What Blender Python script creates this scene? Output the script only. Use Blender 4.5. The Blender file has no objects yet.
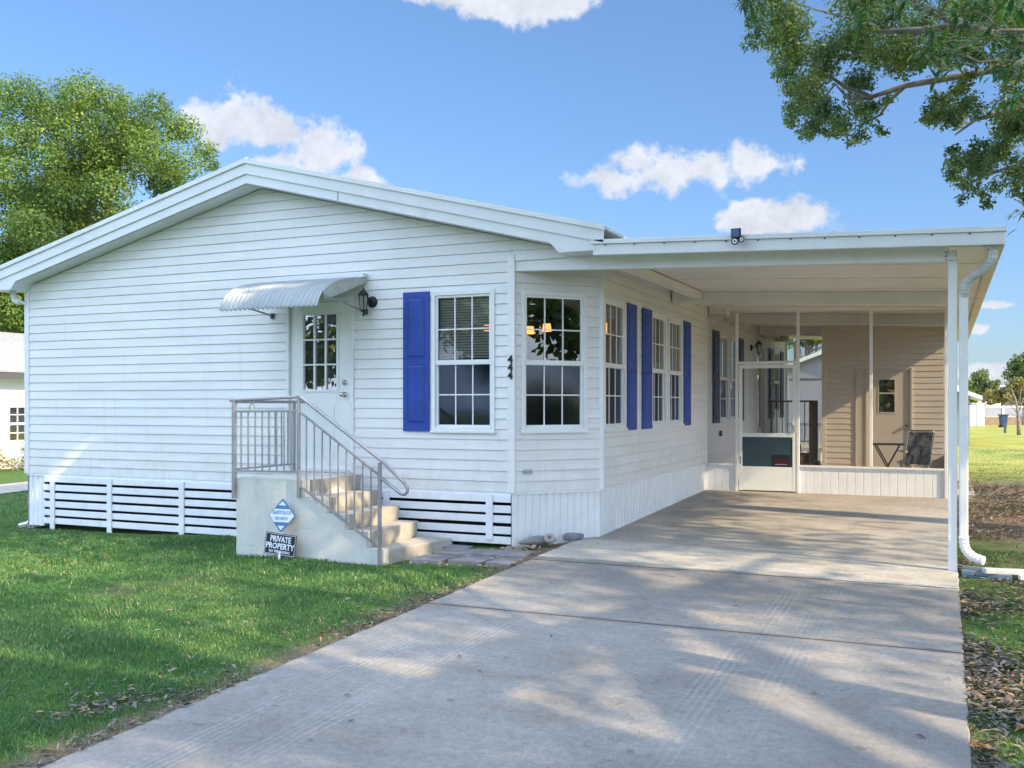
import bpy, bmesh, math, random
import numpy as np
from mathutils import Vector, Matrix
random.seed(7)
RNG = np.random.default_rng(11)
PI = math.pi
scene = bpy.context.scene
COL = scene.collection

# ------------------------------------------------------------------ camera
F_PX, HOR, ZC = 975.0, 404.0, 1.40
YAW = math.atan(432 / 975)
FWD = Vector((-math.sin(YAW), math.cos(YAW), 0)); RGT = Vector((math.cos(YAW), math.sin(YAW), 0))
cam_data = bpy.data.cameras.new('camera'); cam = bpy.data.objects.new('camera', cam_data); COL.objects.link(cam)
cam.location = (0, 0, ZC); cam.rotation_euler = (PI / 2, 0, YAW)
cam_data.sensor_width = 36; cam_data.lens = F_PX * 36 / 1024
cam_data.shift_y = (HOR - 384) / 1024
cam_data.clip_end = 3000; cam_data.clip_start = 0.05
scene.camera = cam

def at_depth(px, py, d):
    p = FWD * d + RGT * ((px - 512) / F_PX * d)
    return Vector((p.x, p.y, ZC + (HOR - py) / F_PX * d))
def project(p):
    d = p[0] * FWD.x + p[1] * FWD.y; s = p[0] * RGT.x + p[1] * RGT.y
    if d < .1: return None
    return 512 + F_PX * s / d, HOR - F_PX * (p[2] - ZC) / d

# ------------------------------------------------------------------ sun / world / colour
SUN_H = Vector((.972, -.235, 0)).normalized(); SUN_EL = math.radians(31)
SUN = Vector((SUN_H.x * math.cos(SUN_EL), SUN_H.y * math.cos(SUN_EL), math.sin(SUN_EL)))
sd = bpy.data.lights.new('sun', 'SUN'); sd.energy = 3.4; sd.angle = math.radians(.55); sd.color = (1, .78, .50)
so = bpy.data.objects.new('sun', sd); COL.objects.link(so)
so.rotation_euler = (-SUN).to_track_quat('-Z', 'Y').to_euler(); so.location = (10, -5, 20)
scene.view_settings.view_transform = 'Standard'; scene.view_settings.look = 'None'
scene.view_settings.exposure = 1.36; scene.view_settings.gamma = 1
scene.view_settings.use_curve_mapping = False
scene.cycles.use_denoising = True
scene.cycles.max_bounces = 8; scene.cycles.transparent_max_bounces = 16
scene.cycles.diffuse_bounces = 5; scene.cycles.glossy_bounces = 4
scene.cycles.sample_clamp_indirect = 6

class NT:
    """tiny node-tree helper"""
    def __init__(s, tree): s.t = tree; s.n = tree.nodes; s.l = tree.links
    def node(s, typ, **kw):
        n = s.n.new(typ)
        for k, v in kw.items():
            if k == 'inp':
                for a, b in v.items(): s.set(n.inputs[a], b)
            else: setattr(n, k, v)
        return n
    def set(s, sock, v):
        if isinstance(v, bpy.types.NodeSocket): s.l.new(v, sock)
        else:
            if hasattr(sock.default_value, '__len__') and len(sock.default_value) == 4 and len(v) == 3: v = (*v, 1)
            sock.default_value = v
    def math(s, op, a, b=None, c=None, clamp=False):
        n = s.n.new('ShaderNodeMath'); n.operation = op; n.use_clamp = clamp
        s.set(n.inputs[0], a)
        if b is not None: s.set(n.inputs[1], b)
        if c is not None: s.set(n.inputs[2], c)
        return n.outputs[0]
    def vmath(s, op, a, b=None):
        n = s.n.new('ShaderNodeVectorMath'); n.operation = op
        s.set(n.inputs[0], a)
        if b is not None: s.set(n.inputs[1], b)
        return n.outputs['Value'] if op in ('DOT_PRODUCT', 'LENGTH', 'DISTANCE') else n.outputs[0]
    def noise(s, vec, scale, detail=3, rough=.55, dist=0):
        n = s.node('ShaderNodeTexNoise', inp={'Scale': scale, 'Detail': detail, 'Roughness': rough, 'Distortion': dist})
        if vec is not None: s.l.new(vec, n.inputs['Vector'])
        return n.outputs['Fac']
    def ramp(s, fac, pts):
        n = s.n.new('ShaderNodeValToRGB'); s.set(n.inputs[0], fac)
        cr = n.color_ramp
        while len(cr.elements) < len(pts): cr.elements.new(.5)
        for e, (p, c) in zip(cr.elements, pts):
            e.position = p; e.color = (*c, 1) if len(c) == 3 else c
        return n.outputs[0]
    def mix(s, fac, a, b, typ='MIX'):
        n = s.n.new('ShaderNodeMix'); n.data_type = 'RGBA'; n.blend_type = typ
        s.set(n.inputs[0], fac); s.set(n.inputs[6], a); s.set(n.inputs[7], b)
        return n.outputs[2]
    def maprange(s, v, a, b, c=0., d=1., smooth=False):
        n = s.n.new('ShaderNodeMapRange'); n.clamp = True
        if smooth: n.interpolation_type = 'SMOOTHSTEP'
        for i, x in enumerate((v, a, b, c, d)): s.set(n.inputs[i], x)
        return n.outputs[0]
    def pos(s): return s.n.new('ShaderNodeNewGeometry').outputs['Position']
    def scaled(s, vec, sc):
        n = s.n.new('ShaderNodeMapping'); s.l.new(vec, n.inputs[0]); n.inputs['Scale'].default_value = sc
        return n.outputs[0]

world = bpy.data.worlds.new('World'); scene.world = world; world.use_nodes = True
wt = NT(world.node_tree); wt.n.clear()
sky = wt.node('ShaderNodeTexSky', sky_type='NISHITA', sun_disc=False)
sky.sun_elevation = SUN_EL
sky.sun_rotation = math.atan2(SUN_H.x, SUN_H.y)
sky.air_density = 1.0; sky.dust_density = .6; sky.ozone_density = 2.5; sky.altitude = 0
vec = wt.node('ShaderNodeTexCoord').outputs['Generated']
wt.l.new(vec, sky.inputs[0]) if len(sky.inputs) else None
wob = wt.noise(vec, 9, 8, .62)
wob2 = wt.noise(vec, 38, 6, .6)
cl = None
for px, py, rx, ry in [(228, 128, 50, 38), (205, 120, 28, 26), (268, 134, 38, 28), (322, 158, 42, 30), (275, 168, 70, 30), (360, 180, 34, 14),
                       (440, -6, 70, 16), (500, 4, 62, 21), (560, 2, 55, 17), (672, 174, 98, 27), (640, 160, 34, 22), (745, 163, 30, 30), (700, 168, 50, 24),
                       (768, 217, 56, 19), (748, 210, 22, 14), (985, 372, 70, 14), (975, 330, 16, 8), (990, 305, 22, 6)]:
    c = (FWD + RGT * ((px - 512) / F_PX) + Vector((0, 0, (HOR - py) / F_PX))).normalized()
    a = Vector((0, 0, 1)).cross(c).normalized(); b = c.cross(a)
    k = 1 / (1 + ((px - 512) / F_PX) ** 2) ** .5
    da = wt.math('MULTIPLY', wt.vmath('DOT_PRODUCT', vec, tuple(a)), F_PX / rx / k ** 2 * k)
    db = wt.math('MULTIPLY', wt.vmath('DOT_PRODUCT', vec, tuple(b)), F_PX / ry / k)
    r = wt.math('ADD', wt.math('MULTIPLY', da, da), wt.math('MULTIPLY', db, db))
    g = wt.math('SUBTRACT', 1, wt.math('SQRT', r))
    front = wt.math('GREATER_THAN', wt.vmath('DOT_PRODUCT', vec, tuple(c)), .5)
    g = wt.math('SUBTRACT', wt.math('MULTIPLY', wt.math('ADD', g, 5), front), 5)
    cl = g if cl is None else wt.math('SMOOTH_MAX', cl, g, .15)
dens = wt.math('ADD', cl, wt.math('MULTIPLY', wt.math('SUBTRACT', wob, .5), 2.1))
dens = wt.math('ADD', dens, wt.math('MULTIPLY', wt.math('SUBTRACT', wob2, .5), 1.7))
front_mask = wt.maprange(dens, .02, .50, 0, 1, True)
# unseen bright cloud behind the camera and overhead, added as fill light
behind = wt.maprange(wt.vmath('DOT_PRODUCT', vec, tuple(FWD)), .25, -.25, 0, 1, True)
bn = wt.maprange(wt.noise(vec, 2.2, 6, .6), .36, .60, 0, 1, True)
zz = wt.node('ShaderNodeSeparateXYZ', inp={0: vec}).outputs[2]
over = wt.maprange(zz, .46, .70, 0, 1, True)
fill_cloud_mask = wt.math('MULTIPLY', wt.math('MAXIMUM', behind, over), bn)
fill_cloud = wt.mix(over, (14.5, 17.6, 22.5), (14.5, 18.2, 24))
mask = wt.math('MAXIMUM', front_mask, fill_cloud_mask)
shade = wt.maprange(wt.noise(vec, 20, 7, .65), .32, .60, .80, 1.08)
ccol = wt.mix(fill_cloud_mask, (3.45, 3.55, 3.8), fill_cloud)
ccol = wt.mix(1.0, ccol, wt.node('ShaderNodeCombineColor', inp={0: shade, 1: shade, 2: shade}).outputs[0], 'MULTIPLY')
hs = wt.node('ShaderNodeHueSaturation', inp={'Hue': .5, 'Saturation': 1.0, 'Value': 1.0, 'Color': sky.outputs[0]})
elev = wt.maprange(wt.node('ShaderNodeSeparateXYZ', inp={0: vec}).outputs[2], 0, .42, .70, 1.0)
grade = wt.node('ShaderNodeCombineColor', inp={0: wt.math('MULTIPLY', elev, .64), 1: wt.math('MULTIPLY', elev, .76), 2: wt.math('MULTIPLY', wt.math('POWER', elev, .6), .87)}).outputs[0]
skyc = wt.mix(1.0, hs.outputs[0], grade, 'MULTIPLY')
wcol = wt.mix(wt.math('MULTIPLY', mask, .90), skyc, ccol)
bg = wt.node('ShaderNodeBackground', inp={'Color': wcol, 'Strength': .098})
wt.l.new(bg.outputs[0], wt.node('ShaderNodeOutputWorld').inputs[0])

# ------------------------------------------------------------------ materials
def new_mat(name):
    m = bpy.data.materials.new(name); m.use_nodes = True
    t = NT(m.node_tree); t.n.clear()
    return m, t
def finish(m, t, shader): t.l.new(shader, t.node('ShaderNodeOutputMaterial').inputs[0]); return m
def paint(name, col, rough=.5, var=.06, nscale=3.0, bump=0.0, bscale=40, spec=.4, metal=0.0, dirt=None):
    m, t = new_mat(name); p = t.pos()
    n = t.noise(p, nscale, 4)
    c1 = tuple(c * (1 - var) for c in col); c2 = tuple(min(1, c * (1 + var)) for c in col)
    c = t.ramp(n, [(.3, c1), (.7, c2)])
    if dirt:
        d = t.maprange(t.noise(t.scaled(p, (1, 1, .35)), dirt[1], 6, .7), .52, .75, 0, dirt[2])
        c = t.mix(d, c, dirt[0])
    b = t.node('ShaderNodeBsdfPrincipled', inp={'Base Color': c, 'Roughness': rough, 'Metallic': metal})
    b.inputs['Specular IOR Level'].default_value = spec
    if bump:
        bn = t.node('ShaderNodeBump', inp={'Strength': bump, 'Distance': .01, 'Height': t.noise(p, bscale, 4)})
        t.l.new(bn.outputs[0], b.inputs['Normal'])
    return finish(m, t, b.outputs[0])

M = {}
def vinyl(name, col):
    m, t = new_mat(name); p = t.pos(); z = t.node('ShaderNodeSeparateXYZ', inp={0: p}).outputs[2]
    c = t.ramp(t.noise(t.scaled(p, (.5, .5, 4)), 1.5, 5, .6), [(.3, tuple(k * .93 for k in col)), (.7, tuple(k * 1.04 for k in col))])
    streak = t.maprange(t.noise(t.scaled(p, (6, 6, .5)), 1.6, 5, .7), .55, .78, 0, .30)
    c = t.mix(streak, c, (.50, .48, .42))
    low = t.math('MULTIPLY', t.maprange(z, 1.05, .40), t.maprange(t.noise(t.scaled(p, (3, 3, 2)), 2.2, 6, .7), .42, .7, 0, .40))
    c = t.mix(low, c, (.42, .43, .36))
    b = t.node('ShaderNodeBsdfPrincipled', inp={'Base Color': c, 'Roughness': .46}); b.inputs['Specular IOR Level'].default_value = .4
    h = t.math('ADD', t.noise(t.scaled(p, (1, 1, 2)), 1.3, 3), t.math('MULTIPLY', t.noise(p, 30, 3), .05))
    bn = t.node('ShaderNodeBump', inp={'Strength': .9, 'Distance': .02, 'Height': h}); t.l.new(bn.outputs[0], b.inputs['Normal'])
    return finish(m, t, b.outputs[0])
M['siding'] = vinyl('white_vinyl', (.73, .73, .73))
M['siding_tan'] = paint('tan_siding', (.66, .59, .50), .5, .05, 1.7, .1, 25)
M['trim'] = paint('white_trim', (.74, .75, .76), .42, .03, 4, dirt=((.5, .48, .44), 5, .2))
M['alum'] = paint('white_aluminium', (.70, .72, .75), .38, .05, 2.5, .08, 12, dirt=((.42, .42, .40), 3, .25))
M['skirt'] = paint('skirting_vinyl', (.74, .76, .78), .45, .05, 3, .1, 20, dirt=((.5, .46, .40), 6, .3))
M['slat'] = paint('painted_slats', (.76, .78, .82), .55, .06, 5, .15, 40, dirt=((.45, .43, .42), 8, .3))
M['blue'] = paint('blue_shutter_paint', (.016, .055, .31), .5, .16, 3, dirt=((.07, .11, .28), 7, .35))
M['blue_shade_strip'] = paint('blue_groove_shade', (.014, .045, .24), .5, .05, 4)
M['black'] = paint('black_metal', (.015, .016, .02), .4, .1, 5)
M['rail'] = paint('aluminium_rail', (.31, .31, .34), .4, .1, 8, metal=.5, dirt=((.25, .22, .2), 9, .4))
M['dark_rail'] = paint('dark_rail', (.07, .06, .055), .5, .1, 8)
M['steel'] = paint('brushed_steel', (.55, .53, .5), .25, .05, 20, metal=.9)
M['stucco'] = paint('painted_stucco', (.56, .57, .54), .85, .07, 3, .7, 55, dirt=((.34, .34, .30), 3.0, .55))
M['tread'] = paint('worn_concrete_step', (.42, .385, .34), .85, .14, 5, .6, 45, dirt=((.20, .17, .14), 6, .65))
M['stone'] = paint('grey_paver', (.20, .20, .22), .85, .25, 7, .6, 50, dirt=((.16, .14, .12), 9, .6))
M['pebble'] = paint('tan_pebble', (.28, .235, .19), .8, .35, 22, .5, 60)
M['bark'] = paint('grey_bark', (.20, .18, .16), .95, .3, 6, 1.0, 18)
M['roof'] = paint('roof_metal', (.52, .54, .56), .5, .08, 2)
M['shingle'] = paint('pale_shingle', (.30, .30, .30), .8, .2, 9, .5, 30)
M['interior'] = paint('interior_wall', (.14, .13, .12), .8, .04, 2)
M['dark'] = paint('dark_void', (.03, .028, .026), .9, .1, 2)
M['blind'] = paint('blind', (.90, .89, .86), .6, .03, 3)
M['curtain'] = paint('curtain', (.50, .42, .34), .8, .1, 6)
M['navy'] = paint('navy_shutter_paint', (.012, .03, .12), .45, .1, 4)
M['ceiling'] = paint('carport_ceiling', (.76, .74, .70), .5, .04, 1.5, .05, 8, dirt=((.42, .37, .30), 1.5, .3))
M['door'] = paint('door_paint', (.74, .77, .76), .4, .03, 2)
M['door_tan'] = paint('tan_door_paint', (.61, .54, .45), .45, .04, 2)
M['teal'] = paint('dark_teal_panel', (.030, .060, .080), .25, .1, 3)
M['neighbour'] = paint('neighbour_stucco', (.80, .80, .78), .8, .02, 2)
M['charcoal'] = paint('charcoal_fascia', (.08, .085, .10), .5, .05, 3)
M['lavender'] = paint('pale_siding', (.27, .275, .32), .5, .03, 2)
M['wood'] = paint('weathered_fence_wood', (.24, .16, .12), .85, .25, 5, .5, 30)
M['bin'] = paint('dark_blue_plastic', (.02, .05, .13), .4, .05, 3)
M['green_glass'] = paint('cupboard_metal', (.42, .47, .54), .4, .03, 2)
M['chairmesh'] = paint('grey_woven_fabric', (.10, .11, .13), .85, .45, 30, .4, 120)
M['chairframe'] = paint('pale_chair_frame', (.46, .44, .40), .4, .1, 8)
M['solar'] = paint('solar_panel', (.06, .10, .22), .2, .1, 5)
M['signwhite'] = paint('sign_white', (.62, .70, .80), .35, .03, 4)
M['signblue'] = paint('sign_blue', (.06, .16, .38), .35, .05, 4)
M['signblack'] = paint('sign_black', (.010, .012, .022), .35, .05, 4)
M['signred'] = paint('sign_red', (.045, .004, .005), .4, .35, 30)
M['blueblock'] = paint('blue_grey_plastic', (.13, .19, .27), .45, .15, 6)
M['palemetal'] = paint('weathered_gutter_metal', (.50, .50, .50), .5, .15, 8, metal=.0, dirt=((.2, .17, .14), 9, .6))
M['awning'] = paint('weathered_awning_metal', (.36, .385, .40), .42, .12, 6, .1, 20, dirt=((.30, .31, .31), 9, .55))
M['awning_side'] = paint('awning_side_metal', (.46, .48, .46), .5, .12, 10, dirt=((.25, .25, .22), 12, .6))
M['terracotta'] = paint('old_terracotta', (.33, .27, .26), .85, .2, 12, .4, 50)

def lamp_mat(name, col, e):
    m, t = new_mat(name)
    b = t.node('ShaderNodeBsdfPrincipled', inp={'Base Color': (.8, .6, .4), 'Roughness': .5})
    b.inputs['Emission Color'].default_value = (*col, 1); b.inputs['Emission Strength'].default_value = e
    return finish(m, t, b.outputs[0])
M['lit'] = lamp_mat('lit_lamp_shade', (1, .33, .07), 1.3)
M['bulb'] = lamp_mat('lit_bulb', (1, .75, .4), 6)

def glass_mat(name, tint, minr, rough=.0, wob=.0012, mul=1.5, gcol=(.95, .97, 1)):
    m, t = new_mat(name)
    fr = t.node('ShaderNodeFresnel', inp={'IOR': 1.55}).outputs[0]
    fac = t.math('ADD', t.math('MULTIPLY', fr, mul), minr, clamp=True)
    bn = t.node('ShaderNodeBump', inp={'Strength': 1, 'Distance': wob, 'Height': t.noise(t.pos(), 1.8, 1)})
    tr = t.node('ShaderNodeBsdfTransparent', inp={'Color': tint})
    gl = t.node('ShaderNodeBsdfGlossy', inp={'Color': gcol, 'Roughness': rough, 'Normal': bn.outputs[0]})
    mx = t.node('ShaderNodeMixShader', inp={0: fac, 1: tr.outputs[0], 2: gl.outputs[0]})
    return finish(m, t, mx.outputs[0])
M['glass'] = glass_mat('window_glass', (.80, .83, .84), .06)
M['glass_low'] = glass_mat('screened_glass', (.30, .40, .55), .05, .07, mul=.8, gcol=(.50, .62, .85))
M['lantern_glass'] = glass_mat('lantern_glass', (.9, .9, .9), .08)

def screen_mat(name, col, op):
    m, t = new_mat(name)
    tr = t.node('ShaderNodeBsdfTransparent'); df = t.node('ShaderNodeBsdfDiffuse', inp={'Color': col})
    mx = t.node('ShaderNodeMixShader', inp={0: op, 1: tr.outputs[0], 2: df.outputs[0]})
    return finish(m, t, mx.outputs[0])
M['screen'] = screen_mat('insect_screen', (.07, .075, .08), .24)

def leaf_mat(name, stops, rough=.5, trans=.35, gloss=.35):
    m, t = new_mat(name)
    at = t.node('ShaderNodeAttribute', attribute_name='tint').outputs['Fac']
    c = t.ramp(at, stops)
    b = t.node('ShaderNodeBsdfPrincipled', inp={'Base Color': c, 'Roughness': rough})
    b.inputs['Specular IOR Level'].default_value = gloss
    tl = t.node('ShaderNodeBsdfTranslucent', inp={'Color': t.mix(.5, c, (.30, .42, .05), 'MIX')})
    mx = t.node('ShaderNodeMixShader', inp={0: trans, 1: b.outputs[0], 2: tl.outputs[0]})
    return finish(m, t, mx.outputs[0])
M['oak_leaf'] = leaf_mat('oak_leaves', [(0, (.035, .085, .022)), (.45, (.115, .20, .04)), (.8, (.19, .29, .055)), (1, (.30, .37, .09))])
M['dark_leaf'] = leaf_mat('live_oak_leaves', [(0, (.025, .070, .035)), (.45, (.07, .145, .048)), (.8, (.18, .25, .05)), (1, (.36, .36, .08))], .45, .22)
M['long_leaf'] = leaf_mat('long_glossy_leaves', [(0, (.008, .070, .040)), (.6, (.018, .15, .045)), (1, (.08, .26, .03))], .3, .2, .6)
M['yellow_leaf'] = leaf_mat('yellowing_leaves', [(0, (.12, .12, .04)), (.5, (.28, .22, .08)), (1, (.42, .32, .12))])
M['mid_leaf'] = leaf_mat('mid_green_leaves', [(0, (.05, .09, .035)), (.5, (.10, .15, .05)), (1, (.2, .22, .08))])
M['grass'] = leaf_mat('grass_blades', [(0, (.024, .095, .038)), (.5, (.072, .20, .060)), (.8, (.19, .29, .09)), (1, (.48, .45, .24))], .55, .25)
M['litter'] = leaf_mat('dry_leaves', [(0, (.05, .045, .04)), (.4, (.13, .12, .11)), (.8, (.26, .25, .24)), (.93, (.34, .22, .13)), (1, (.40, .20, .09))], .8, .1)
# ------------------------------------------------------------------ mesh helpers
def link(o, parent=None):
    COL.objects.link(o)
    if parent is not None: o.parent = parent
    return o
def tag(o, label=None, cat=None, group=None, kind=None):
    if label: o['label'] = label
    if cat: o['category'] = cat
    if group: o['group'] = group
    if kind: o['kind'] = kind
    return o
def thing(name, label, cat, loc=(0, 0, 0), group=None):
    o = bpy.data.objects.new(name, None); o.location = loc; o.empty_display_size = .2
    COL.objects.link(o); return tag(o, label, cat, group)

class MB:
    def __init__(s, frame=None): s.v = []; s.f = []; s.fr = frame
    def P(s, p):
        if s.fr is None: return tuple(p)
        return tuple(s.fr(p))
    def poly(s, pts):
        i = len(s.v); s.v += [s.P(p) for p in pts]; s.f.append(tuple(range(i, i + len(pts)))); return s
    def hexa(s, c):
        i = len(s.v); s.v += [s.P(p) for p in c]
        for q in ((0, 3, 2, 1), (4, 5, 6, 7), (0, 1, 5, 4), (1, 2, 6, 5), (2, 3, 7, 6), (3, 0, 4, 7)):
            s.f.append(tuple(i + k for k in q))
        return s
    def box(s, x0, x1, y0, y1, z0, z1):
        return s.hexa([(x0, y0, z0), (x1, y0, z0), (x1, y1, z0), (x0, y1, z0), (x0, y0, z1), (x1, y0, z1), (x1, y1, z1), (x0, y1, z1)])
    def bar(s, a, b, w, h=None, up=(0, 0, 1)):
        h = h or w; a = Vector(s.P(a)); b = Vector(s.P(b)); d = (b - a).normalized(); u = Vector(up)
        if abs(d.dot(u)) > .98: u = Vector((0, 1, 0))
        r = d.cross(u).normalized(); u = r.cross(d)
        fr, s.fr = s.fr, None
        s.hexa([a - r * w / 2 - u * h / 2, a + r * w / 2 - u * h / 2, a + r * w / 2 + u * h / 2, a - r * w / 2 + u * h / 2,
                b - r * w / 2 - u * h / 2, b + r * w / 2 - u * h / 2, b + r * w / 2 + u * h / 2, b - r * w / 2 + u * h / 2])
        s.fr = fr; return s
    def tube(s, pts, rad, n=8, cap=True, ribs=0):
        pts = [Vector(s.P(p)) for p in pts]
        if not hasattr(rad, '__len__'): rad = [rad] * len(pts)
        i0 = len(s.v); prev = None
        for k, p in enumerate(pts):
            d = (pts[min(k + 1, len(pts) - 1)] - pts[max(k - 1, 0)]).normalized()
            if prev is None:
                u = Vector((0, 0, 1)) if abs(d.z) < .9 else Vector((1, 0, 0))
                r = d.cross(u).normalized()
            else: r = (prev - d * prev.dot(d)).normalized()
            prev = r; q = d.cross(r)
            for j in range(n):
                a = 2 * PI * j / n + PI / n
                s.v.append(tuple(p + (r * math.cos(a) + q * math.sin(a)) * rad[k]))
        for k in range(len(pts) - 1):
            for j in range(n):
                a = i0 + k * n + j; b = i0 + k * n + (j + 1) % n
                s.f.append((a, b, b + n, a + n))
        if cap:
            s.f.append(tuple(i0 + j for j in range(n))[::-1]); s.f.append(tuple(i0 + (len(pts) - 1) * n + j for j in range(n)))
        return s
    def disc(s, c, axis, r, h, n=20, r2=None):
        c = Vector(c); a = Vector(axis).normalized()
        return s.tube([c, c + a * h], [r, r if r2 is None else r2], n)
    def raw(s, verts, faces):
        i = len(s.v); s.v += [s.P(p) for p in verts]; s.f += [tuple(i + k for k in f) for f in faces]; return s
    def build(s, name, mat, parent=None, smooth=False, bevel=0, base=None):
        me = bpy.data.meshes.new(name)
        off = Vector((0, 0, 0))
        if parent is not None:
            q = parent
            while q is not None: off = off + q.location; q = q.parent
        me.from_pydata([tuple(Vector(v) - off) for v in s.v], [], s.f)
        me.validate(); me.materials.append(mat)
        bm = bmesh.new(); bm.from_mesh(me); bmesh.ops.recalc_face_normals(bm, faces=bm.faces); bm.to_mesh(me); bm.free()
        if smooth: me.polygons.foreach_set('use_smooth', [True] * len(me.polygons))
        o = bpy.data.objects.new(name, me); link(o, parent)
        if parent is None and base is not None:
            me.transform(Matrix.Translation(-Vector(base))); o.location = base
        if bevel:
            b = o.modifiers.new('bevel', 'BEVEL'); b.width = bevel; b.segments = 2; b.limit_method = 'ANGLE'
        return o

class Wall:
    """a vertical wall plane: u along it, n outwards, z up"""
    def __init__(s, P, Q, flip=False):
        s.P = Vector((P[0], P[1], 0)); d = Vector((Q[0] - P[0], Q[1] - P[1], 0)); s.L = d.length; s.U = d.normalized()
        s.N = Vector((s.U.y, -s.U.x, 0))
        if flip: s.N = -s.N
    def __call__(s, p): return s.P + s.U * p[0] + s.N * p[1] + Vector((0, 0, p[2]))
    def u(s, x, y): return (Vector((x, y, 0)) - s.P).dot(s.U)

def clip(poly, f):
    out = []
    for i in range(len(poly)):
        a, b = poly[i], poly[(i + 1) % len(poly)]; fa, fb = f(a), f(b)
        if fa >= 0: out.append(a)
        if fa * fb < 0:
            t = fa / (fa - fb); out.append(tuple(a[k] + (b[k] - a[k]) * t for k in range(2)))
    return out
LAP = .117
def siding(w, u0, u1, z0, z1, holes=(), limits=(), lap=LAP, out=.012, zref=.416, gap=.006, joints=True):
    """clapboard courses with openings; limits are functions (u, z) >= 0 inside"""
    m = MB(w); jr = random.Random(int(w.L * 100)); nn_ = lambda z, zb: out * (1 - (z - zb) / lap) + .0035
    k = math.floor((z0 - zref) / lap + 1e-6)
    while zref + k * lap < z1 - 1e-6:
        zb = zref + k * lap; zt = zb + lap; k += 1
        cuts = sorted({max(zb, z0), min(zt, z1)} | {h[i] for h in holes for i in (2, 3) if zb < h[i] < zt and z0 < h[i] < z1})
        for a, b in zip(cuts, cuts[1:]):
            if b - a < 1e-5: continue
            mid = (a + b) / 2; iv = [(u0, u1)]
            for h in holes:
                if h[2] < mid < h[3]:
                    nv = []
                    for p, q in iv:
                        if h[1] <= p or h[0] >= q: nv.append((p, q)); continue
                        if h[0] > p: nv.append((p, h[0]))
                        if h[1] < q: nv.append((h[1], q))
                    iv = nv
            if abs(a - zb) < 1e-6 and joints and k % 2:
                for p, q in iv:
                    x = p + jr.uniform(.4, 3.6)
                    while x < q - .2:
                        if all(f((x, zt)) > .02 for f in limits):
                            ov = .022; m.poly([(x, nn_(zb, zb), zb + .001), (x + ov, nn_(zb, zb), zb + .001), (x + ov, nn_(b, zb), b - gap), (x, nn_(b, zb), b - gap)])
                            m.poly([(x, .001, zb + .001), (x, nn_(zb, zb), zb + .001), (x, nn_(b, zb), b - gap), (x, .001, b - gap)])
                        x += jr.uniform(3.2, 3.7)
            for p, q in iv:
                poly = [(p, a), (q, a), (q, b), (p, b)]
                for f in limits:
                    if poly: poly = clip(poly, f)
                if len(poly) < 3: continue
                # dutch-lap like profile: steep lower lip, then a long flat face
                def nn(z): t = (z - zb) / lap; return out * (1 - t) + .001
                cut = zb + lap - gap
                lo = clip(poly, lambda q: cut - q[1]); hi = clip(poly, lambda q: q[1] - cut)
                if len(lo) > 2: m.poly([(u, nn(z), z) for u, z in lo])
                if len(hi) > 2:
                    m.poly([(u, -.006, z) for u, z in hi])
                    bo = [u for u, z in hi if abs(z - cut) < 1e-6]
                    if len(bo) >= 2: m.poly([(min(bo), nn(cut), cut), (max(bo), nn(cut), cut), (max(bo), -.006, cut), (min(bo), -.006, cut)])
                if abs(a - zb) < 1e-6:
                    bot = [u for u, z in poly if abs(z - a) < 1e-6]
                    if len(bot) >= 2:
                        x0, x1 = min(bot), max(bot)
                        m.poly([(x0, -.006, a), (x1, -.006, a), (x1, out + .001, a), (x0, out + .001, a)])
    return m
def corrugated(w, u0, u1, z0, z1f, pitch=.1, depth=.013, z0f=None, pr=((0, 0), (.62, 0), (.70, -1), (.92, -1), (1, 0))):
    """vertical ribbed panel; z0f / z1f are functions of u"""
    m = MB(w)
    us = []
    x = u0
    while x < u1:
        for a, b in pr[:-1]:
            if x + a * pitch < u1: us.append((x + a * pitch, b * depth))
        x += pitch
    us.append((u1, 0))
    for (a, na), (b, nb) in zip(us, us[1:]):
        m.poly([(a, na, z0f(a)), (b, nb, z0f(b)), (b, nb, z1f(b)), (a, na, z1f(a))])
    return m

def text_geo(s, size, extrude, bold=0.0, align='CENTER'):
    c = bpy.data.curves.new('t', 'FONT'); c.body = s; c.size = size; c.extrude = extrude; c.offset = bold
    c.align_x = align; c.align_y = 'CENTER'; c.resolution_u = 2
    o = bpy.data.objects.new('t', c); COL.objects.link(o)
    dg = bpy.context.evaluated_depsgraph_get(); dg.update()
    me = bpy.data.meshes.new_from_object(o.evaluated_get(dg))
    v = [tuple(x.co) for x in me.vertices]; f = [tuple(p.vertices) for p in me.polygons]
    bpy.data.objects.remove(o); bpy.data.curves.remove(c); bpy.data.meshes.remove(me)
    return v, f

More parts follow.
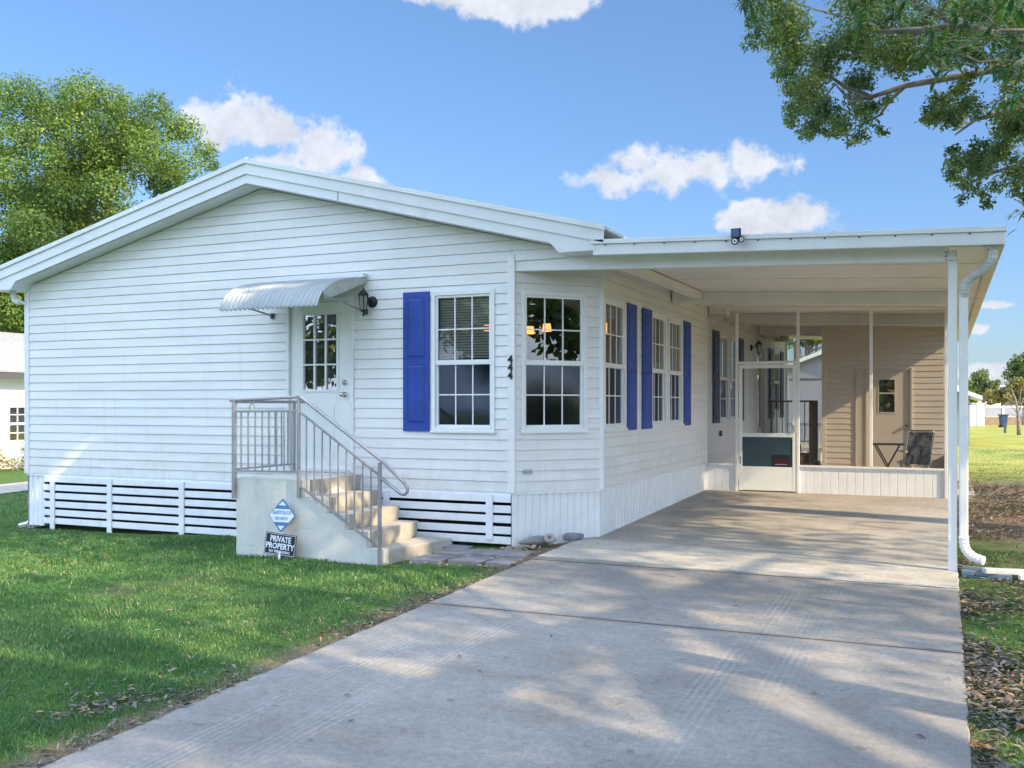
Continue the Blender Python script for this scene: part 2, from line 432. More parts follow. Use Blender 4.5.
# leaves: each a small folded diamond, one 'tint' value per leaf
def leaf_mesh(name, cen, size, mat, parent=None, tint=None, nrm=None, aspect=.5, fold=.25, sizevar=.35, kind=None):
    n = len(cen); cen = np.asarray(cen, np.float64)
    if parent is not None: cen = cen - np.array(parent.location)
    nr = RNG.normal(size=(n, 3)) if nrm is None else nrm + RNG.normal(size=(n, 3)) * .55
    nr /= np.linalg.norm(nr, axis=1)[:, None]
    a = RNG.normal(size=(n, 3)); a -= (a * nr).sum(1)[:, None] * nr; a /= np.linalg.norm(a, axis=1)[:, None]
    b = np.cross(nr, a)
    s = (size * (1 + RNG.uniform(-sizevar, sizevar, n)))[:, None] / 2
    v = np.empty((n, 4, 3)); v[:, 0] = cen - a * s; v[:, 1] = cen + b * s * aspect + nr * s * fold; v[:, 2] = cen + a * s; v[:, 3] = cen - b * s * aspect + nr * s * fold
    me = bpy.data.meshes.new(name)
    me.vertices.add(n * 4); me.vertices.foreach_set('co', v.reshape(-1).astype(np.float32))
    me.loops.add(n * 4); me.loops.foreach_set('vertex_index', np.arange(n * 4, dtype=np.int32))
    me.polygons.add(n); me.polygons.foreach_set('loop_start', np.arange(0, n * 4, 4, dtype=np.int32))
    me.update(calc_edges=True)
    at = me.attributes.new('tint', 'FLOAT', 'FACE')
    tv = RNG.uniform(0, 1, n) if tint is None else tint
    at.data.foreach_set('value', np.clip(tv, 0, 1).astype(np.float32))
    me.materials.append(mat)
    o = bpy.data.objects.new(name, me); link(o, parent)
    if kind: o['kind'] = kind
    return o

def clump_leaves(clumps, per_area, inner=.55, squash=.8):
    """leaf centres and tints for a list of (x, y, z, r)"""
    P = []; T = []; Nn = []
    for (x, y, z, r) in clumps:
        k = max(12, int(per_area * r * r))
        d = RNG.normal(size=(k, 3)); d /= np.linalg.norm(d, axis=1)[:, None]
        rr = r * (inner + (1 - inner) * RNG.uniform(0, 1, k) ** .6) * (1 + RNG.normal(size=k) * .09)
        # little sub-bunches make the outline ragged
        ph = RNG.uniform(0, 6.28, 3)
        rr *= 1 + .16 * np.sin(d[:, 0] * 7 + ph[0]) * np.sin(d[:, 1] * 7 + ph[1]) + .10 * np.sin(d[:, 2] * 11 + ph[2])
        p = d * rr[:, None]; p[:, 2] *= squash
        P.append(p + np.array((x, y, z))); Nn.append(d * .8 + np.array((0, 0, .6)))
        T.append(np.clip(RNG.normal(.45 + RNG.normal() * .17, .2, k), 0, 1))
    return np.concatenate(P), np.concatenate(T), np.concatenate(Nn)

def crown_clumps(c, rad, n, r0, r1, flat=.0, seed=0):
    rs = random.Random(seed); out = []
    for i in range(n):
        while True:
            d = Vector((rs.gauss(0, 1), rs.gauss(0, 1), rs.gauss(0, 1)))
            if d.length > .1: break
        d.normalize()
        if d.z < -.55: d.z *= .4
        k = rs.uniform(.62, 1.0) if i > n * .25 else rs.uniform(.15, .6)
        k *= 1 + rs.uniform(-.10, .12)
        out.append((c[0] + d.x * rad[0] * k, c[1] + d.y * rad[1] * k, c[2] + d.z * rad[2] * k, rs.uniform(r0, r1)))
    return out
def trunk_mesh(base, top, r, limbs, seed=1):
    rs = random.Random(seed); m = MB(); base = Vector(base); top = Vector(top)
    pts = []; rad = []
    for k in range(7):
        t = k / 6; p = base.lerp(top, t) + Vector((rs.uniform(-1, 1), rs.uniform(-1, 1), 0)) * r * .35 * (0 if k == 0 else 1)
        pts.append(p); rad.append(r * (1.35 if k == 0 else 1.05 - .5 * t))
    m.tube(pts, rad, 10)
    for e in limbs:
        e = Vector(e); s = base.lerp(top, rs.uniform(.55, 1)); mid = s.lerp(e, .5) + Vector((rs.uniform(-.3, .3), rs.uniform(-.3, .3), rs.uniform(-.1, .5)))
        q = s.lerp(e, .25) + Vector((0, 0, .15)); L = (e - s).length
        m.tube([s, q, mid, s.lerp(e, .8), e], [r * .42, r * .34, r * .24, r * .13, r * .05], 7)
    return m
def tree(name, label, cat, base, height_top, crown, r, leafmat, per_area, leaf, seed, group=None, aspect=.5, trunk_top=None, inner=.5):
    t = thing(name, label, cat, base, group)
    tt = trunk_top or (crown[0][0] * .0 + base[0], base[1], height_top)
    rs = random.Random(seed)
    limbs = [c[:3] for c in rs.sample(crown, min(len(crown), 14))]
    trunk_mesh(base, tt, r, limbs, seed).build('trunk', M['bark'], t, smooth=True)
    P, T, N = clump_leaves(crown, per_area, inner)
    leaf_mesh('crown', P, leaf, leafmat, t, T, N, aspect)
    return t
# ------------------------------------------------------------------ setting
DRV0, DRV1 = -3.83, .12
def drv(y): return -.04 - .0185 * max(0., 16.27 - y) if y > -12 else -.04 - .0185 * 28.27
def lawn(x, y):
    d = drv(y) - .03
    if x < DRV0: d += .024 * (max(x, -15.0) - DRV0)
    elif x > DRV1: d -= .012 * min(x - DRV1, 4)
    return d
def bumps(x, y): return .012 * math.sin(x * 2.1 + y * .7) * math.sin(y * 1.7 - x * .4) + .006 * math.sin(x * 6.1 + 1) * math.sin(y * 5.3)
def gz(x, y):
    e = min(max(DRV0 - x, x - DRV1, 0) / .5, 1) if not (DRV0 < x < DRV1) else 0
    return lawn(x, y) + bumps(x, y) * e
def axis(a, b, fine0, fine1, step, grow=1.35):
    xs = list(np.arange(fine0, fine1 + 1e-6, step)); s = step
    x = fine1
    while x < b: s *= grow; x += s; xs.append(min(x, b))
    s = step; x = fine0
    while x > a: s *= grow; x -= s; xs.insert(0, max(x, a))
    return xs
xs = axis(-900, 900, -16, 4, .25); ys = axis(-300, 1500, -4, 26, .25)
m = MB()
m.v = [(x, y, gz(x, y)) for y in ys for x in xs]
nx = len(xs)
m.f = [(j * nx + i, j * nx + i + 1, (j + 1) * nx + i + 1, (j + 1) * nx + i) for j in range(len(ys) - 1) for i in range(nx - 1)]

gm, t = new_mat('lawn_soil'); p = t.pos()
n1 = t.noise(p, .7, 5, .6); n2 = t.noise(p, 14, 5, .7); n3 = t.noise(p, 60, 3)
green = t.ramp(n2, [(.3, (.035, .085, .022)), (.55, (.075, .14, .035)), (.75, (.16, .17, .07))])
dirt = t.ramp(n3, [(.3, (.10, .07, .05)), (.7, (.26, .20, .15))])
sep = t.node('ShaderNodeSeparateXYZ', inp={0: p})
X, Y = sep.outputs[0], sep.outputs[1]
far = t.maprange(Y, 20, 24, 0, 1)
fieldc = t.ramp(t.noise(p, .5, 6, .65), [(.3, (.17, .20, .035)), (.6, (.32, .31, .08)), (.8, (.42, .37, .15))])
base = t.mix(t.maprange(n1, .52, .72), green, dirt)
# bare litter strip right of the carport and beside the drive edge
wobx = t.math('ADD', X, t.math('MULTIPLY', t.math('SUBTRACT', t.noise(p, 3, 4), .5), .5))
edgeL = t.math('MULTIPLY', t.maprange(wobx, -4.25, -3.95), t.maprange(X, -3.6, -3.7))
strip = t.math('MULTIPLY', t.maprange(X, 0, .1), t.math('MULTIPLY', t.maprange(Y, 11.5, 13), t.maprange(Y, 21.5, 19.5)))
base = t.mix(t.math('MAXIMUM', edgeL, strip), base, dirt)
base = t.mix(far, base, fieldc)
b = t.node('ShaderNodeBsdfPrincipled', inp={'Base Color': base, 'Roughness': .95})
b.inputs['Specular IOR Level'].default_value = .1
bn = t.node('ShaderNodeBump', inp={'Strength': .8, 'Distance': .03, 'Height': n2}); t.l.new(bn.outputs[0], b.inputs['Normal'])
finish(gm, t, b.outputs[0])
g = m.build('lawn_ground', gm, smooth=True); g['kind'] = 'structure'

# driveway slab with one old joint, a newer strip and a broom-finished carport slab
cm, t = new_mat('driveway_concrete'); p = t.pos(); sep = t.node('ShaderNodeSeparateXYZ', inp={0: p}); X, Y = sep.outputs[0], sep.outputs[1]
big = t.noise(p, .55, 6, .62); med = t.noise(p, 2.6, 7, .68, .4); fine = t.noise(p, 75, 4, .7); grit = t.noise(p, 260, 2, .6)
wy = t.math('ADD', Y, t.math('MULTIPLY', t.math('SUBTRACT', t.noise(p, 1.6, 5), .5), .5))
wy2 = t.math('SUBTRACT', wy, t.math('MULTIPLY', X, -.08))
old = t.ramp(big, [(.25, (.235, .232, .235)), (.5, (.33, .325, .32)), (.75, (.43, .41, .385))])
mid = (.53, .52, .49); porchc = t.ramp(big, [(.3, (.37, .36, .345)), (.7, (.50, .485, .455))])
old = t.mix(t.math('MULTIPLY', t.maprange(wy2, 7.2, 8.4), .35), old, (.22, .212, .205))
c = t.mix(t.maprange(wy2, 9.0, 9.08), old, mid)
c = t.mix(t.maprange(wy2, 10.15, 10.22), c, porchc)
c = t.mix(t.maprange(med, .35, .8, 0, .5), c, t.mix(1, c, (.62, .60, .58), 'MULTIPLY'))
# warm brown tannin staining, pale wear
st = t.math('MULTIPLY', t.maprange(t.noise(t.scaled(p, (.7, 1.5, 1)), 1.1, 6, .7), .52, .70), .55)
c = t.mix(st, c, (.245, .205, .165))
pale = t.maprange(t.noise(t.scaled(p, (.6, 1.6, 1)), 1.7, 5, .65), .60, .74, 0, .35); c = t.mix(pale, c, (.50, .475, .44))
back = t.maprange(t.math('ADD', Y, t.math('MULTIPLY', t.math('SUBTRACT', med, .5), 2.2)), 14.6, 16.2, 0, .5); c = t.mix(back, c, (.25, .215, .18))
# dusty tyre tracks: bundles of thin lines
tr = None
for x0 in (-3.35, -2.97, -1.21, -.87):
    dx = t.math('ABSOLUTE', t.math('SUBTRACT', t.math('ADD', X, t.math('MULTIPLY', t.math('SINE', t.math('MULTIPLY', Y, .45)), .03)), x0))
    e = t.maprange(dx, .10, .125, 1, 0); tr = e if tr is None else t.math('MAXIMUM', tr, e)
lines = t.maprange(t.math('SINE', t.math('MULTIPLY', t.math('ADD', X, t.math('MULTIPLY', t.noise(p, 4, 5, .7), .03)), 2 * PI / .046)), -.3, .8)
tm = t.math('MULTIPLY', t.math('MULTIPLY', tr, lines), t.math('MULTIPLY', t.maprange(Y, 9.2, 8.4), t.maprange(t.noise(t.scaled(p, (3, .7, 1)), 1.2, 4), .36, .62, 0, .22)))
c = t.mix(tm, c, (.60, .585, .555))
m30 = t.maprange(t.noise(p, 22, 5, .75), .3, .7, .80, 1.18); c = t.mix(1, c, t.node('ShaderNodeCombineColor', inp={0: m30, 1: m30, 2: m30}).outputs[0], 'MULTIPLY')
spk = t.maprange(fine, .34, .46, .6, 0); c = t.mix(1, c, (.925, .905, .875), 'MULTIPLY'); c = t.mix(spk, c, (.17, .16, .155)); gr = t.maprange(grit, .2, .8, .66, 1.34)
c = t.mix(1, c, t.node('ShaderNodeCombineColor', inp={0: gr, 1: gr, 2: gr}).outputs[0], 'MULTIPLY')
pit = t.maprange(t.noise(p, 9, 3, .5), .70, .73); c = t.mix(t.math('MULTIPLY', pit, .5), c, (.12, .11, .10))
oil = t.math('MULTIPLY', t.maprange(t.noise(t.scaled(p, (1.2, .6, 1)), 1.3, 6, .6), .58, .70), .5); c = t.mix(oil, c, (.19, .19, .185))
# hairline crack
ck = t.math('ABSOLUTE', t.math('SUBTRACT', t.math('ADD', t.math('MULTIPLY', X, .8), t.math('MULTIPLY', t.math('SUBTRACT', t.noise(p, 1.3, 6, .7), .5), 1.6)), -1.2))
c = t.mix(t.math('MULTIPLY', t.maprange(ck, .002, .010, .55, 0), t.maprange(Y, 8.5, 7.5)), c, (.10, .095, .09))
jd = t.math('ABSOLUTE', t.math('SUBTRACT', Y, t.math('ADD', 6.95, t.math('MULTIPLY', t.math('SUBTRACT', t.noise(p, 2, 3), .5), .02))))
c = t.mix(t.maprange(jd, .012, .07, .4, 0), c, (.14, .12, .11))
b = t.node('ShaderNodeBsdfPrincipled', inp={'Base Color': c, 'Roughness': .88}); b.inputs['Specular IOR Level'].default_value = .25
bn = t.node('ShaderNodeBump', inp={'Strength': .5, 'Distance': .006, 'Height': t.math('ADD', fine, med)}); t.l.new(bn.outputs[0], b.inputs['Normal'])
finish(cm, t, b.outputs[0]); M['concrete'] = cm
def slab(y0, y1, x0=DRV0, x1=DRV1, lift=0):
    N = max(2, int((y1 - y0) / .12)); mm = MB(); th = .12
    yy = [y0 + (y1 - y0) * k / N for k in range(N + 1)]
    rl = [x0 + random.uniform(-.006, .006) for _ in yy]; rr = [x1 + random.uniform(-.006, .006) for _ in yy]
    for k in range(N):
        a, b_ = yy[k], yy[k + 1]
        mm.poly([(rl[k] + .008, a, drv(a) + lift), (rr[k] - .008, a, drv(a) + lift), (rr[k + 1] - .008, b_, drv(b_) + lift), (rl[k + 1] + .008, b_, drv(b_) + lift)])
        for x, s in ((rl, .008), (rr, -.008)):
            mm.poly([(x[k] + s, a, drv(a) + lift), (x[k + 1] + s, b_, drv(b_) + lift), (x[k + 1], b_, drv(b_) + lift - .012), (x[k], a, drv(a) + lift - .012)])
            mm.poly([(x[k], a, drv(a) + lift - .012), (x[k + 1], b_, drv(b_) + lift - .012), (x[k + 1], b_, drv(b_) - th), (x[k], a, drv(a) - th)])
    for k in (0, N): mm.poly([(rl[k], yy[k], drv(yy[k]) - th), (rr[k], yy[k], drv(yy[k]) - th), (rr[k], yy[k], drv(yy[k]) + lift - .004), (rl[k], yy[k], drv(yy[k]) + lift - .004)])
    return mm
d = MB()
for y0, y1, l in ((-9, 3.2, .0), (3.206, 6.943, .0), (6.955, 9.1, .001), (9.104, 10.2, .006), (10.204, 16.9, .004)):
    s_ = slab(y0, y1, lift=l); d.raw(s_.v, s_.f)
d = d.build('driveway', cm); d['kind'] = 'structure'
pf = MB().box(-3.6, .45, 16.904, 25.3, -.3, -.03).build('porch_floor', cm); pf['kind'] = 'structure'
SHADE_DENS = 125
# ------------------------------------------------------------------ the house
XL, XR = -11.95, -3.65; YF, YB = 9.92, 25.2; CY = 10.757; XC = -4.40; RX = -7.82
ZS = .416
house = thing('mobile_home', 'white clapboard house with low gable roof, blue shutters and slatted skirting', 'house', (-7.8, 9.92, -.2))
fw = Wall((XL, YF), (XC, YF)); bw = Wall((XC, YF), (XR, CY)); sw = Wall((XR, CY), (XR, YB)); lw = Wall((XL, YB), (XL, YF)); rw = Wall((XR, YB), (XL, YB))
ROOFZ = lambda x: 4.371 - .25 * abs(x - RX)
def under(x): return ROOFZ(x) - .255
uf = lambda x: x - XL
lim = [lambda q: 4.10 - .25 * ((q[0] + XL) - RX) - q[1], lambda q: 4.10 + .25 * ((q[0] + XL) - RX) - q[1]]
F_WIN = (uf(-5.40), uf(-4.60), 1.09, 2.69); F_DOOR = (uf(-7.45), uf(-6.46), .575, 2.69)
siding(fw, 0, fw.L, ZS, 4.2, [F_WIN, F_DOOR], lim).build('front_wall', M['siding'], house)
us = lambda y: y - CY
B_WIN = (.11, .945, 1.09, 2.67)
siding(fw, fw.L - .01, XR + .25 - XL, 2.99, 4.2, [], lim).build('gable_end_wall', M['siding'], house)
siding(bw, 0, bw.L, ZS, 3.12, [B_WIN]).build('corner_wall', M['siding'], house)
S_W = [(us(10.85), us(11.71), 1.09, 2.66), (us(12.88), us(13.65), 1.09, 2.66), (us(13.78), us(14.60), 1.09, 2.66), (us(17.25), us(18.05), 1.09, 2.66), (us(18.12), us(18.95), 1.09, 2.66), (us(23.3), us(24.1), 1.2, 2.66)]
S_D = (us(20.85), us(21.95), -.03, 2.66)
siding(sw, 0, sw.L, ZS, 3.12, S_W + [S_D]).build('side_wall', M['siding'], house)
siding(lw, 0, lw.L, ZS, 3.2).build('far_side_wall', M['siding'], house)
siding(rw, 0, rw.L, ZS, 4.2, [], [lambda q: 4.10 - .25 * abs((XR - q[0]) - RX) - q[1]]).build('rear_wall', M['siding'], house)
# corner boards
for x, y, z1 in ((XL - .005, YF - .02, 3.05), (XC, YF - .022, 3.06), (XR, CY - .012, 3.06), (XR + .012, YB - .05, 3.05)):
    MB().box(x - .045, x + .045, y, y + .05, ZS - .005, z1).build('corner_board', M['trim'], house, bevel=.004)
MB().box(XL, XC, YF - .012, YF + .004, ZS - .032, ZS - .003).build('starter_strip', M['trim'], house)
# inside shell so the windows open on rooms
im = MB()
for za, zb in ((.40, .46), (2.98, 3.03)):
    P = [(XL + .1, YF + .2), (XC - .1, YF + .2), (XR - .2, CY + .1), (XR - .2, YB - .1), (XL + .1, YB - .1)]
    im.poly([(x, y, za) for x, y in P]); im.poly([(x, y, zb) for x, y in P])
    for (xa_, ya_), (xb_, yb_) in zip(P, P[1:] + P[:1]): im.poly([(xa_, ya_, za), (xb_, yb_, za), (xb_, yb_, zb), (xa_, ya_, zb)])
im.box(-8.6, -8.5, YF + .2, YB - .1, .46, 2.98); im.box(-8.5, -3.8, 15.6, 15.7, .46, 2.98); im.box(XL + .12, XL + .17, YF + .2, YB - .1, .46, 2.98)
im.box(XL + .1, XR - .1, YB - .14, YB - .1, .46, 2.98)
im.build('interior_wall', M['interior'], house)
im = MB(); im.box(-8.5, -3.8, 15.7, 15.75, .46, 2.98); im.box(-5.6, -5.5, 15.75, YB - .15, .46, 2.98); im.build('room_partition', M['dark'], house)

def window(w, h, mat_low=True, blinds=None, curtain=None, nx=3, deep=.05):
    u0, u1, z0, z1 = h; f = MB(w)
    fr = .045
    f.box(u0, u0 + fr, -.04, .028, z0, z1); f.box(u1 - fr, u1, -.04, .028, z0, z1)
    f.box(u0 + fr, u1 - fr, -.04, .028, z1 - fr, z1); f.box(u0 + fr, u1 - fr, -.04, .034, z0, z0 + fr)
    f.box(u0 - .012, u1 + .012, 0, .045, z0 - .02, z0 + .012)
    o = f.build('window', M['trim'], house, bevel=.003)
    a, b, c, d = u0 + fr, u1 - fr, z0 + fr, z1 - fr; zm = (c + d) / 2 - .01
    s = MB(w); sf = .028
    for (p, q, n0) in ((zm - .005, d, .0), (c, zm - .006, -.018)):
        s.box(a, a + sf, n0 - .02, n0 + .008, p, q); s.box(b - sf, b, n0 - .02, n0 + .008, p, q)
        s.box(a + sf, b - sf, n0 - .02, n0 + .008, q - sf, q); s.box(a + sf, b - sf, n0 - .02, n0 + .010, p, p + sf)
    s.box(a, b, -.012, .014, zm - .03, zm + .012)
    s.build('sash', M['trim'], o)
    g = MB(w)
    for (p, q, n0) in ((zm + .012, d - sf, -.004), (c + sf, zm - .03, -.022)):
        zc = (p + q) / 2; g.box(a + sf, b - sf, n0 - .004, n0 + .004, zc - .007, zc + .007)
        for k in range(1, nx):
            x = a + sf + (b - a - 2 * sf) * k / nx; g.box(x - .007, x + .007, n0 - .0045, n0 + .0045, p, q)
    g.build('muntin_grid', M['trim'], o)
    MB(w).poly([(a + .01, -.010, zm), (b - .01, -.010, zm), (b - .01, -.010, d - .01), (a + .01, -.010, d - .01)]).build('pane', M['glass'], o)
    MB(w).poly([(a + .01, -.028, c + .01), (b - .01, -.028, c + .01), (b - .01, -.028, zm - .01), (a + .01, -.028, zm - .01)]).build('pane', M['glass_low'], o)
    if blinds:
        bm_ = MB(w); z = blinds[1]
        bm_.box(a, b, -.10, -.06, z - .03, z)
        z -= .05
        while z > blinds[0]:
            bm_.poly([(a + .01, -.095, z - .012), (b - .01, -.095, z - .012), (b - .01, -.072, z + .010), (a + .01, -.072, z + .010)]); z -= .031
        bm_.build('blind', M['blind'], o)
    if curtain:
        cm_ = MB(w)
        for (p, q) in curtain:
            N = 16; pts = [(p + (q - p) * k / N, -.13 - .02 * math.sin(k * 1.9)) for k in range(N + 1)]
            for (x1, n1), (x2, n2) in zip(pts, pts[1:]): cm_.poly([(x1, n1, zm - .02), (x2, n2, zm - .02), (x2, n2, d), (x1, n1, d)])
        cm_.build('curtain', M['curtain'], o)
    # reveal behind the glass
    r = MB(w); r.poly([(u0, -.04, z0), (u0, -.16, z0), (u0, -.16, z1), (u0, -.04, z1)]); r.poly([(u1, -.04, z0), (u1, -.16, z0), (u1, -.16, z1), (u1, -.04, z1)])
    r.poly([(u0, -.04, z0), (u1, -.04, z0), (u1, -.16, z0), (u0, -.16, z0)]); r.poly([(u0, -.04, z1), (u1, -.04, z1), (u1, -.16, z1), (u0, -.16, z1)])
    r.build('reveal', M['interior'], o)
    return o
window(fw, F_WIN, blinds=(1.92, 2.64))
window(bw, B_WIN)
for i, h in enumerate(S_W[:3]):
    L = h[1] - h[0]; window(sw, h, curtain=[(h[0] + .05, h[0] + L * .35), (h[1] - L * .3, h[1] - .05)] if i else [(h[1] - .25, h[1] - .05)])
for h in S_W[3:]: window(sw, h, curtain=[(h[0] + .05, h[1] - .3)])
# backing behind the walls, so no daylight leaks in round the openings
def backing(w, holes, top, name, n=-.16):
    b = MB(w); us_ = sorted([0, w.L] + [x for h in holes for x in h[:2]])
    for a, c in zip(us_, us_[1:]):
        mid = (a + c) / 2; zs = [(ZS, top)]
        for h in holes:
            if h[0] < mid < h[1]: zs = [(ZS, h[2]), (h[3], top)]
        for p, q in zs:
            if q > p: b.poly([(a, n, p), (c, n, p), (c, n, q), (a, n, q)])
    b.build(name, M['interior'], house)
backing(fw, [F_WIN, F_DOOR], 3.0, 'wall_lining'); backing(bw, [B_WIN], 3.0, 'wall_lining'); backing(sw, S_W + [S_D], 3.0, 'wall_lining')

def shutter(w, u0, u1, z0, z1, mat='blue', split=.5):
    s = MB(w); s.box(u0, u1, .016, .036, z0, z1)
    o = s.build('shutter', M[mat], house, bevel=.003)
    st = .055; zm = z0 + (z1 - z0) * split
    r = MB(w)
    for a, b in ((z0 + .09, zm - .035), (zm + .035, z1 - .07)):
        # flat darker strip round a raised panel, groove shade put into its colour
        r.box(u0 + st, u1 - st, .036, .0375, a, b)
    go = r.build('groove_shade_strip', M['blue_shade_strip' if mat == 'blue' else 'dark'], o)
    r = MB(w)
    for a, b in ((z0 + .09, zm - .035), (zm + .035, z1 - .07)):
        k = .014; x0, x1 = u0 + st + k, u1 - st - k; a += k; b -= k
        r.hexa([w_ for w_ in ((x0, .0376, a), (x1, .0376, a), (x1, .0376, b), (x0, .0376, b), (x0 + .02, .050, a + .02), (x1 - .02, .050, a + .02), (x1 - .02, .050, b - .02), (x0 + .02, .050, b - .02))])
    r.build('raised_panel', M[mat], o)
    return o
shutter(fw, uf(-5.772), uf(-5.425), 1.085, 2.70)
for a, b in ((11.735, 12.14), (12.43, 12.86), (14.63, 15.07)): shutter(sw, us(a), us(b), 1.07, 2.67)
for a, b in ((16.72, 17.22), (18.98, 19.5), (22.6, 23.2), (24.25, 24.75)): shutter(sw, us(a), us(b), 1.07, 2.68, 'navy')

# front door
def door(w, h, mat, trim, lite=None, nx=3, nz=3, knob=True, hinge_left=True):
    u0, u1, z0, z1 = h; f = MB(w); t_ = .05
    f.box(u0, u0 + t_, -.06, .03, z0, z1); f.box(u1 - t_, u1, -.06, .03, z0, z1); f.box(u0 + t_, u1 - t_, -.06, .03, z1 - t_, z1); f.box(u0 + t_, u1 - t_, -.08, .05, z0, z0 + .03)
    fo = f.build('door_frame', M[trim], house, bevel=.003)
    a, b, c, d = u0 + t_ + .004, u1 - t_ - .004, z0 + .032, z1 - t_ - .004
    o = MB(w)
    if lite:
        la, lb, lc, ld = lite
        o.box(a, la, -.045, -.008, c, d); o.box(lb, b, -.045, -.008, c, d); o.box(la, lb, -.045, -.008, c, lc); o.box(la, lb, -.045, -.008, ld, d)
    else: o.box(a, b, -.045, -.008, c, d)
    do = o.build('door', M[mat], house, bevel=.002)
    if lite:
        g = MB(w); k = .028
        g.box(la - k, la, -.012, .006, lc - k, ld + k); g.box(lb, lb + k, -.012, .006, lc - k, ld + k); g.box(la, lb, -.012, .006, lc - k, lc); g.box(la, lb, -.012, .006, ld, ld + k)
        for i in range(1, nx): x = la + (lb - la) * i / nx; g.box(x - .009, x + .009, -.018, .002, lc, ld)
        for i in range(1, nz): z = lc + (ld - lc) * i / nz; g.box(la, lb, -.0185, .0015, z - .009, z + .009)
        g.build('light_frame', M['trim'], do)
        MB(w).poly([(la, -.022, lc), (lb, -.022, lc), (lb, -.022, ld), (la, -.022, ld)]).build('pane', M['glass'], do)
    return do, (a, b, c, d)
# the nine light glass: measured 0.51 x 0.93 m
fd, (a, b, c, d) = door(fw, F_DOOR, 'door', 'trim', (uf(-7.205), uf(-6.715), 1.575, 2.49))
kx = uf(-6.60)
k = MB(fw); k.tube([(kx, -.008, 1.66), (kx, .012, 1.66)], .030, 14); k.tube([(kx, .012, 1.66), (kx, .026, 1.66)], [.022, .018], 12); k.build('deadbolt', M['steel'], fd, smooth=True)
k = MB(fw); k.tube([(kx, -.008, 1.515), (kx, .010, 1.515)], .032, 14); k.tube([(kx, .010, 1.515), (kx, .035, 1.515), (kx, .045, 1.515), (kx, .07, 1.515), (kx, .082, 1.515)], [.012, .014, .028, .030, .016], 12); k.build('knob', M['steel'], fd, smooth=True)
MB(fw).box(uf(-7.17), uf(-6.75), -.0075, -.002, .75, 1.40).build('door_panel', M['door'], fd, bevel=.004)
c_ = MB(fw); N = 14
for i in range(N):
    x0 = uf(-7.2) + .49 * i / N; x1 = uf(-7.2) + .49 * (i + 1) / N
    c_.poly([(x0, -.075 - .012 * math.sin(i * 2.1), 1.57), (x1, -.075 - .012 * math.sin(i * 2.1 + 2.1), 1.57), (x1, -.075 - .012 * math.sin(i * 2.1 + 2.1), 2.5), (x0, -.075 - .012 * math.sin(i * 2.1), 2.5)])
c_.build('curtain', paint('sheer_curtain', (.055, .055, .045), .8, .3, 14), fd)
# side door on the screened porch
pd, _ = door(sw, S_D, 'door', 'trim', (us(21.15), us(21.65), .9, 2.4), 1, 2)

# roof: two slopes with overhangs, rake boards in two steps, eave returns, soffit
xe = 4.60; y0r, y1r = 9.62, 25.5
r = MB()
for s in (-1, 1):
    e = RX + s * xe
    r.hexa([(RX, y0r, 4.371), (e, y0r, 4.371 - .25 * xe), (e, y1r, 4.371 - .25 * xe), (RX, y1r, 4.371), (RX, y0r, 4.371 + .03), (e, y0r, 4.371 - .25 * xe + .03), (e, y1r, 4.371 - .25 * xe + .03), (RX, y1r, 4.401)])
roof = r.build('roof', M['roof'], house)
r = MB().tube([(RX, y0r - .02, 4.40), (RX, y1r, 4.40)], .03, 6); r.build('ridge_cap', M['alum'], roof)
def rake(off_t, off_b, y, xin, th=.02, name='rake_board', mat='alum'):
    for s in (-1, 1):
        e = RX + s * xin; m_ = MB()
        m_.hexa([(RX, y - th, 4.371 - off_b), (e, y - th, 4.371 - off_b - .25 * xin), (e, y, 4.371 - off_b - .25 * xin), (RX, y, 4.371 - off_b),
                 (RX, y - th, 4.371 - off_t), (e, y - th, 4.371 - off_t - .25 * xin), (e, y, 4.371 - off_t - .25 * xin), (RX, y, 4.371 - off_t)])
        m_.build(name, M[mat], house)
rake(-.034, .022, y0r - .002, xe + .01, .05, 'drip_edge')
rake(.018, .150, y0r, xe, .030)
rake(.145, .262, y0r + .012, xe - .50, .022)
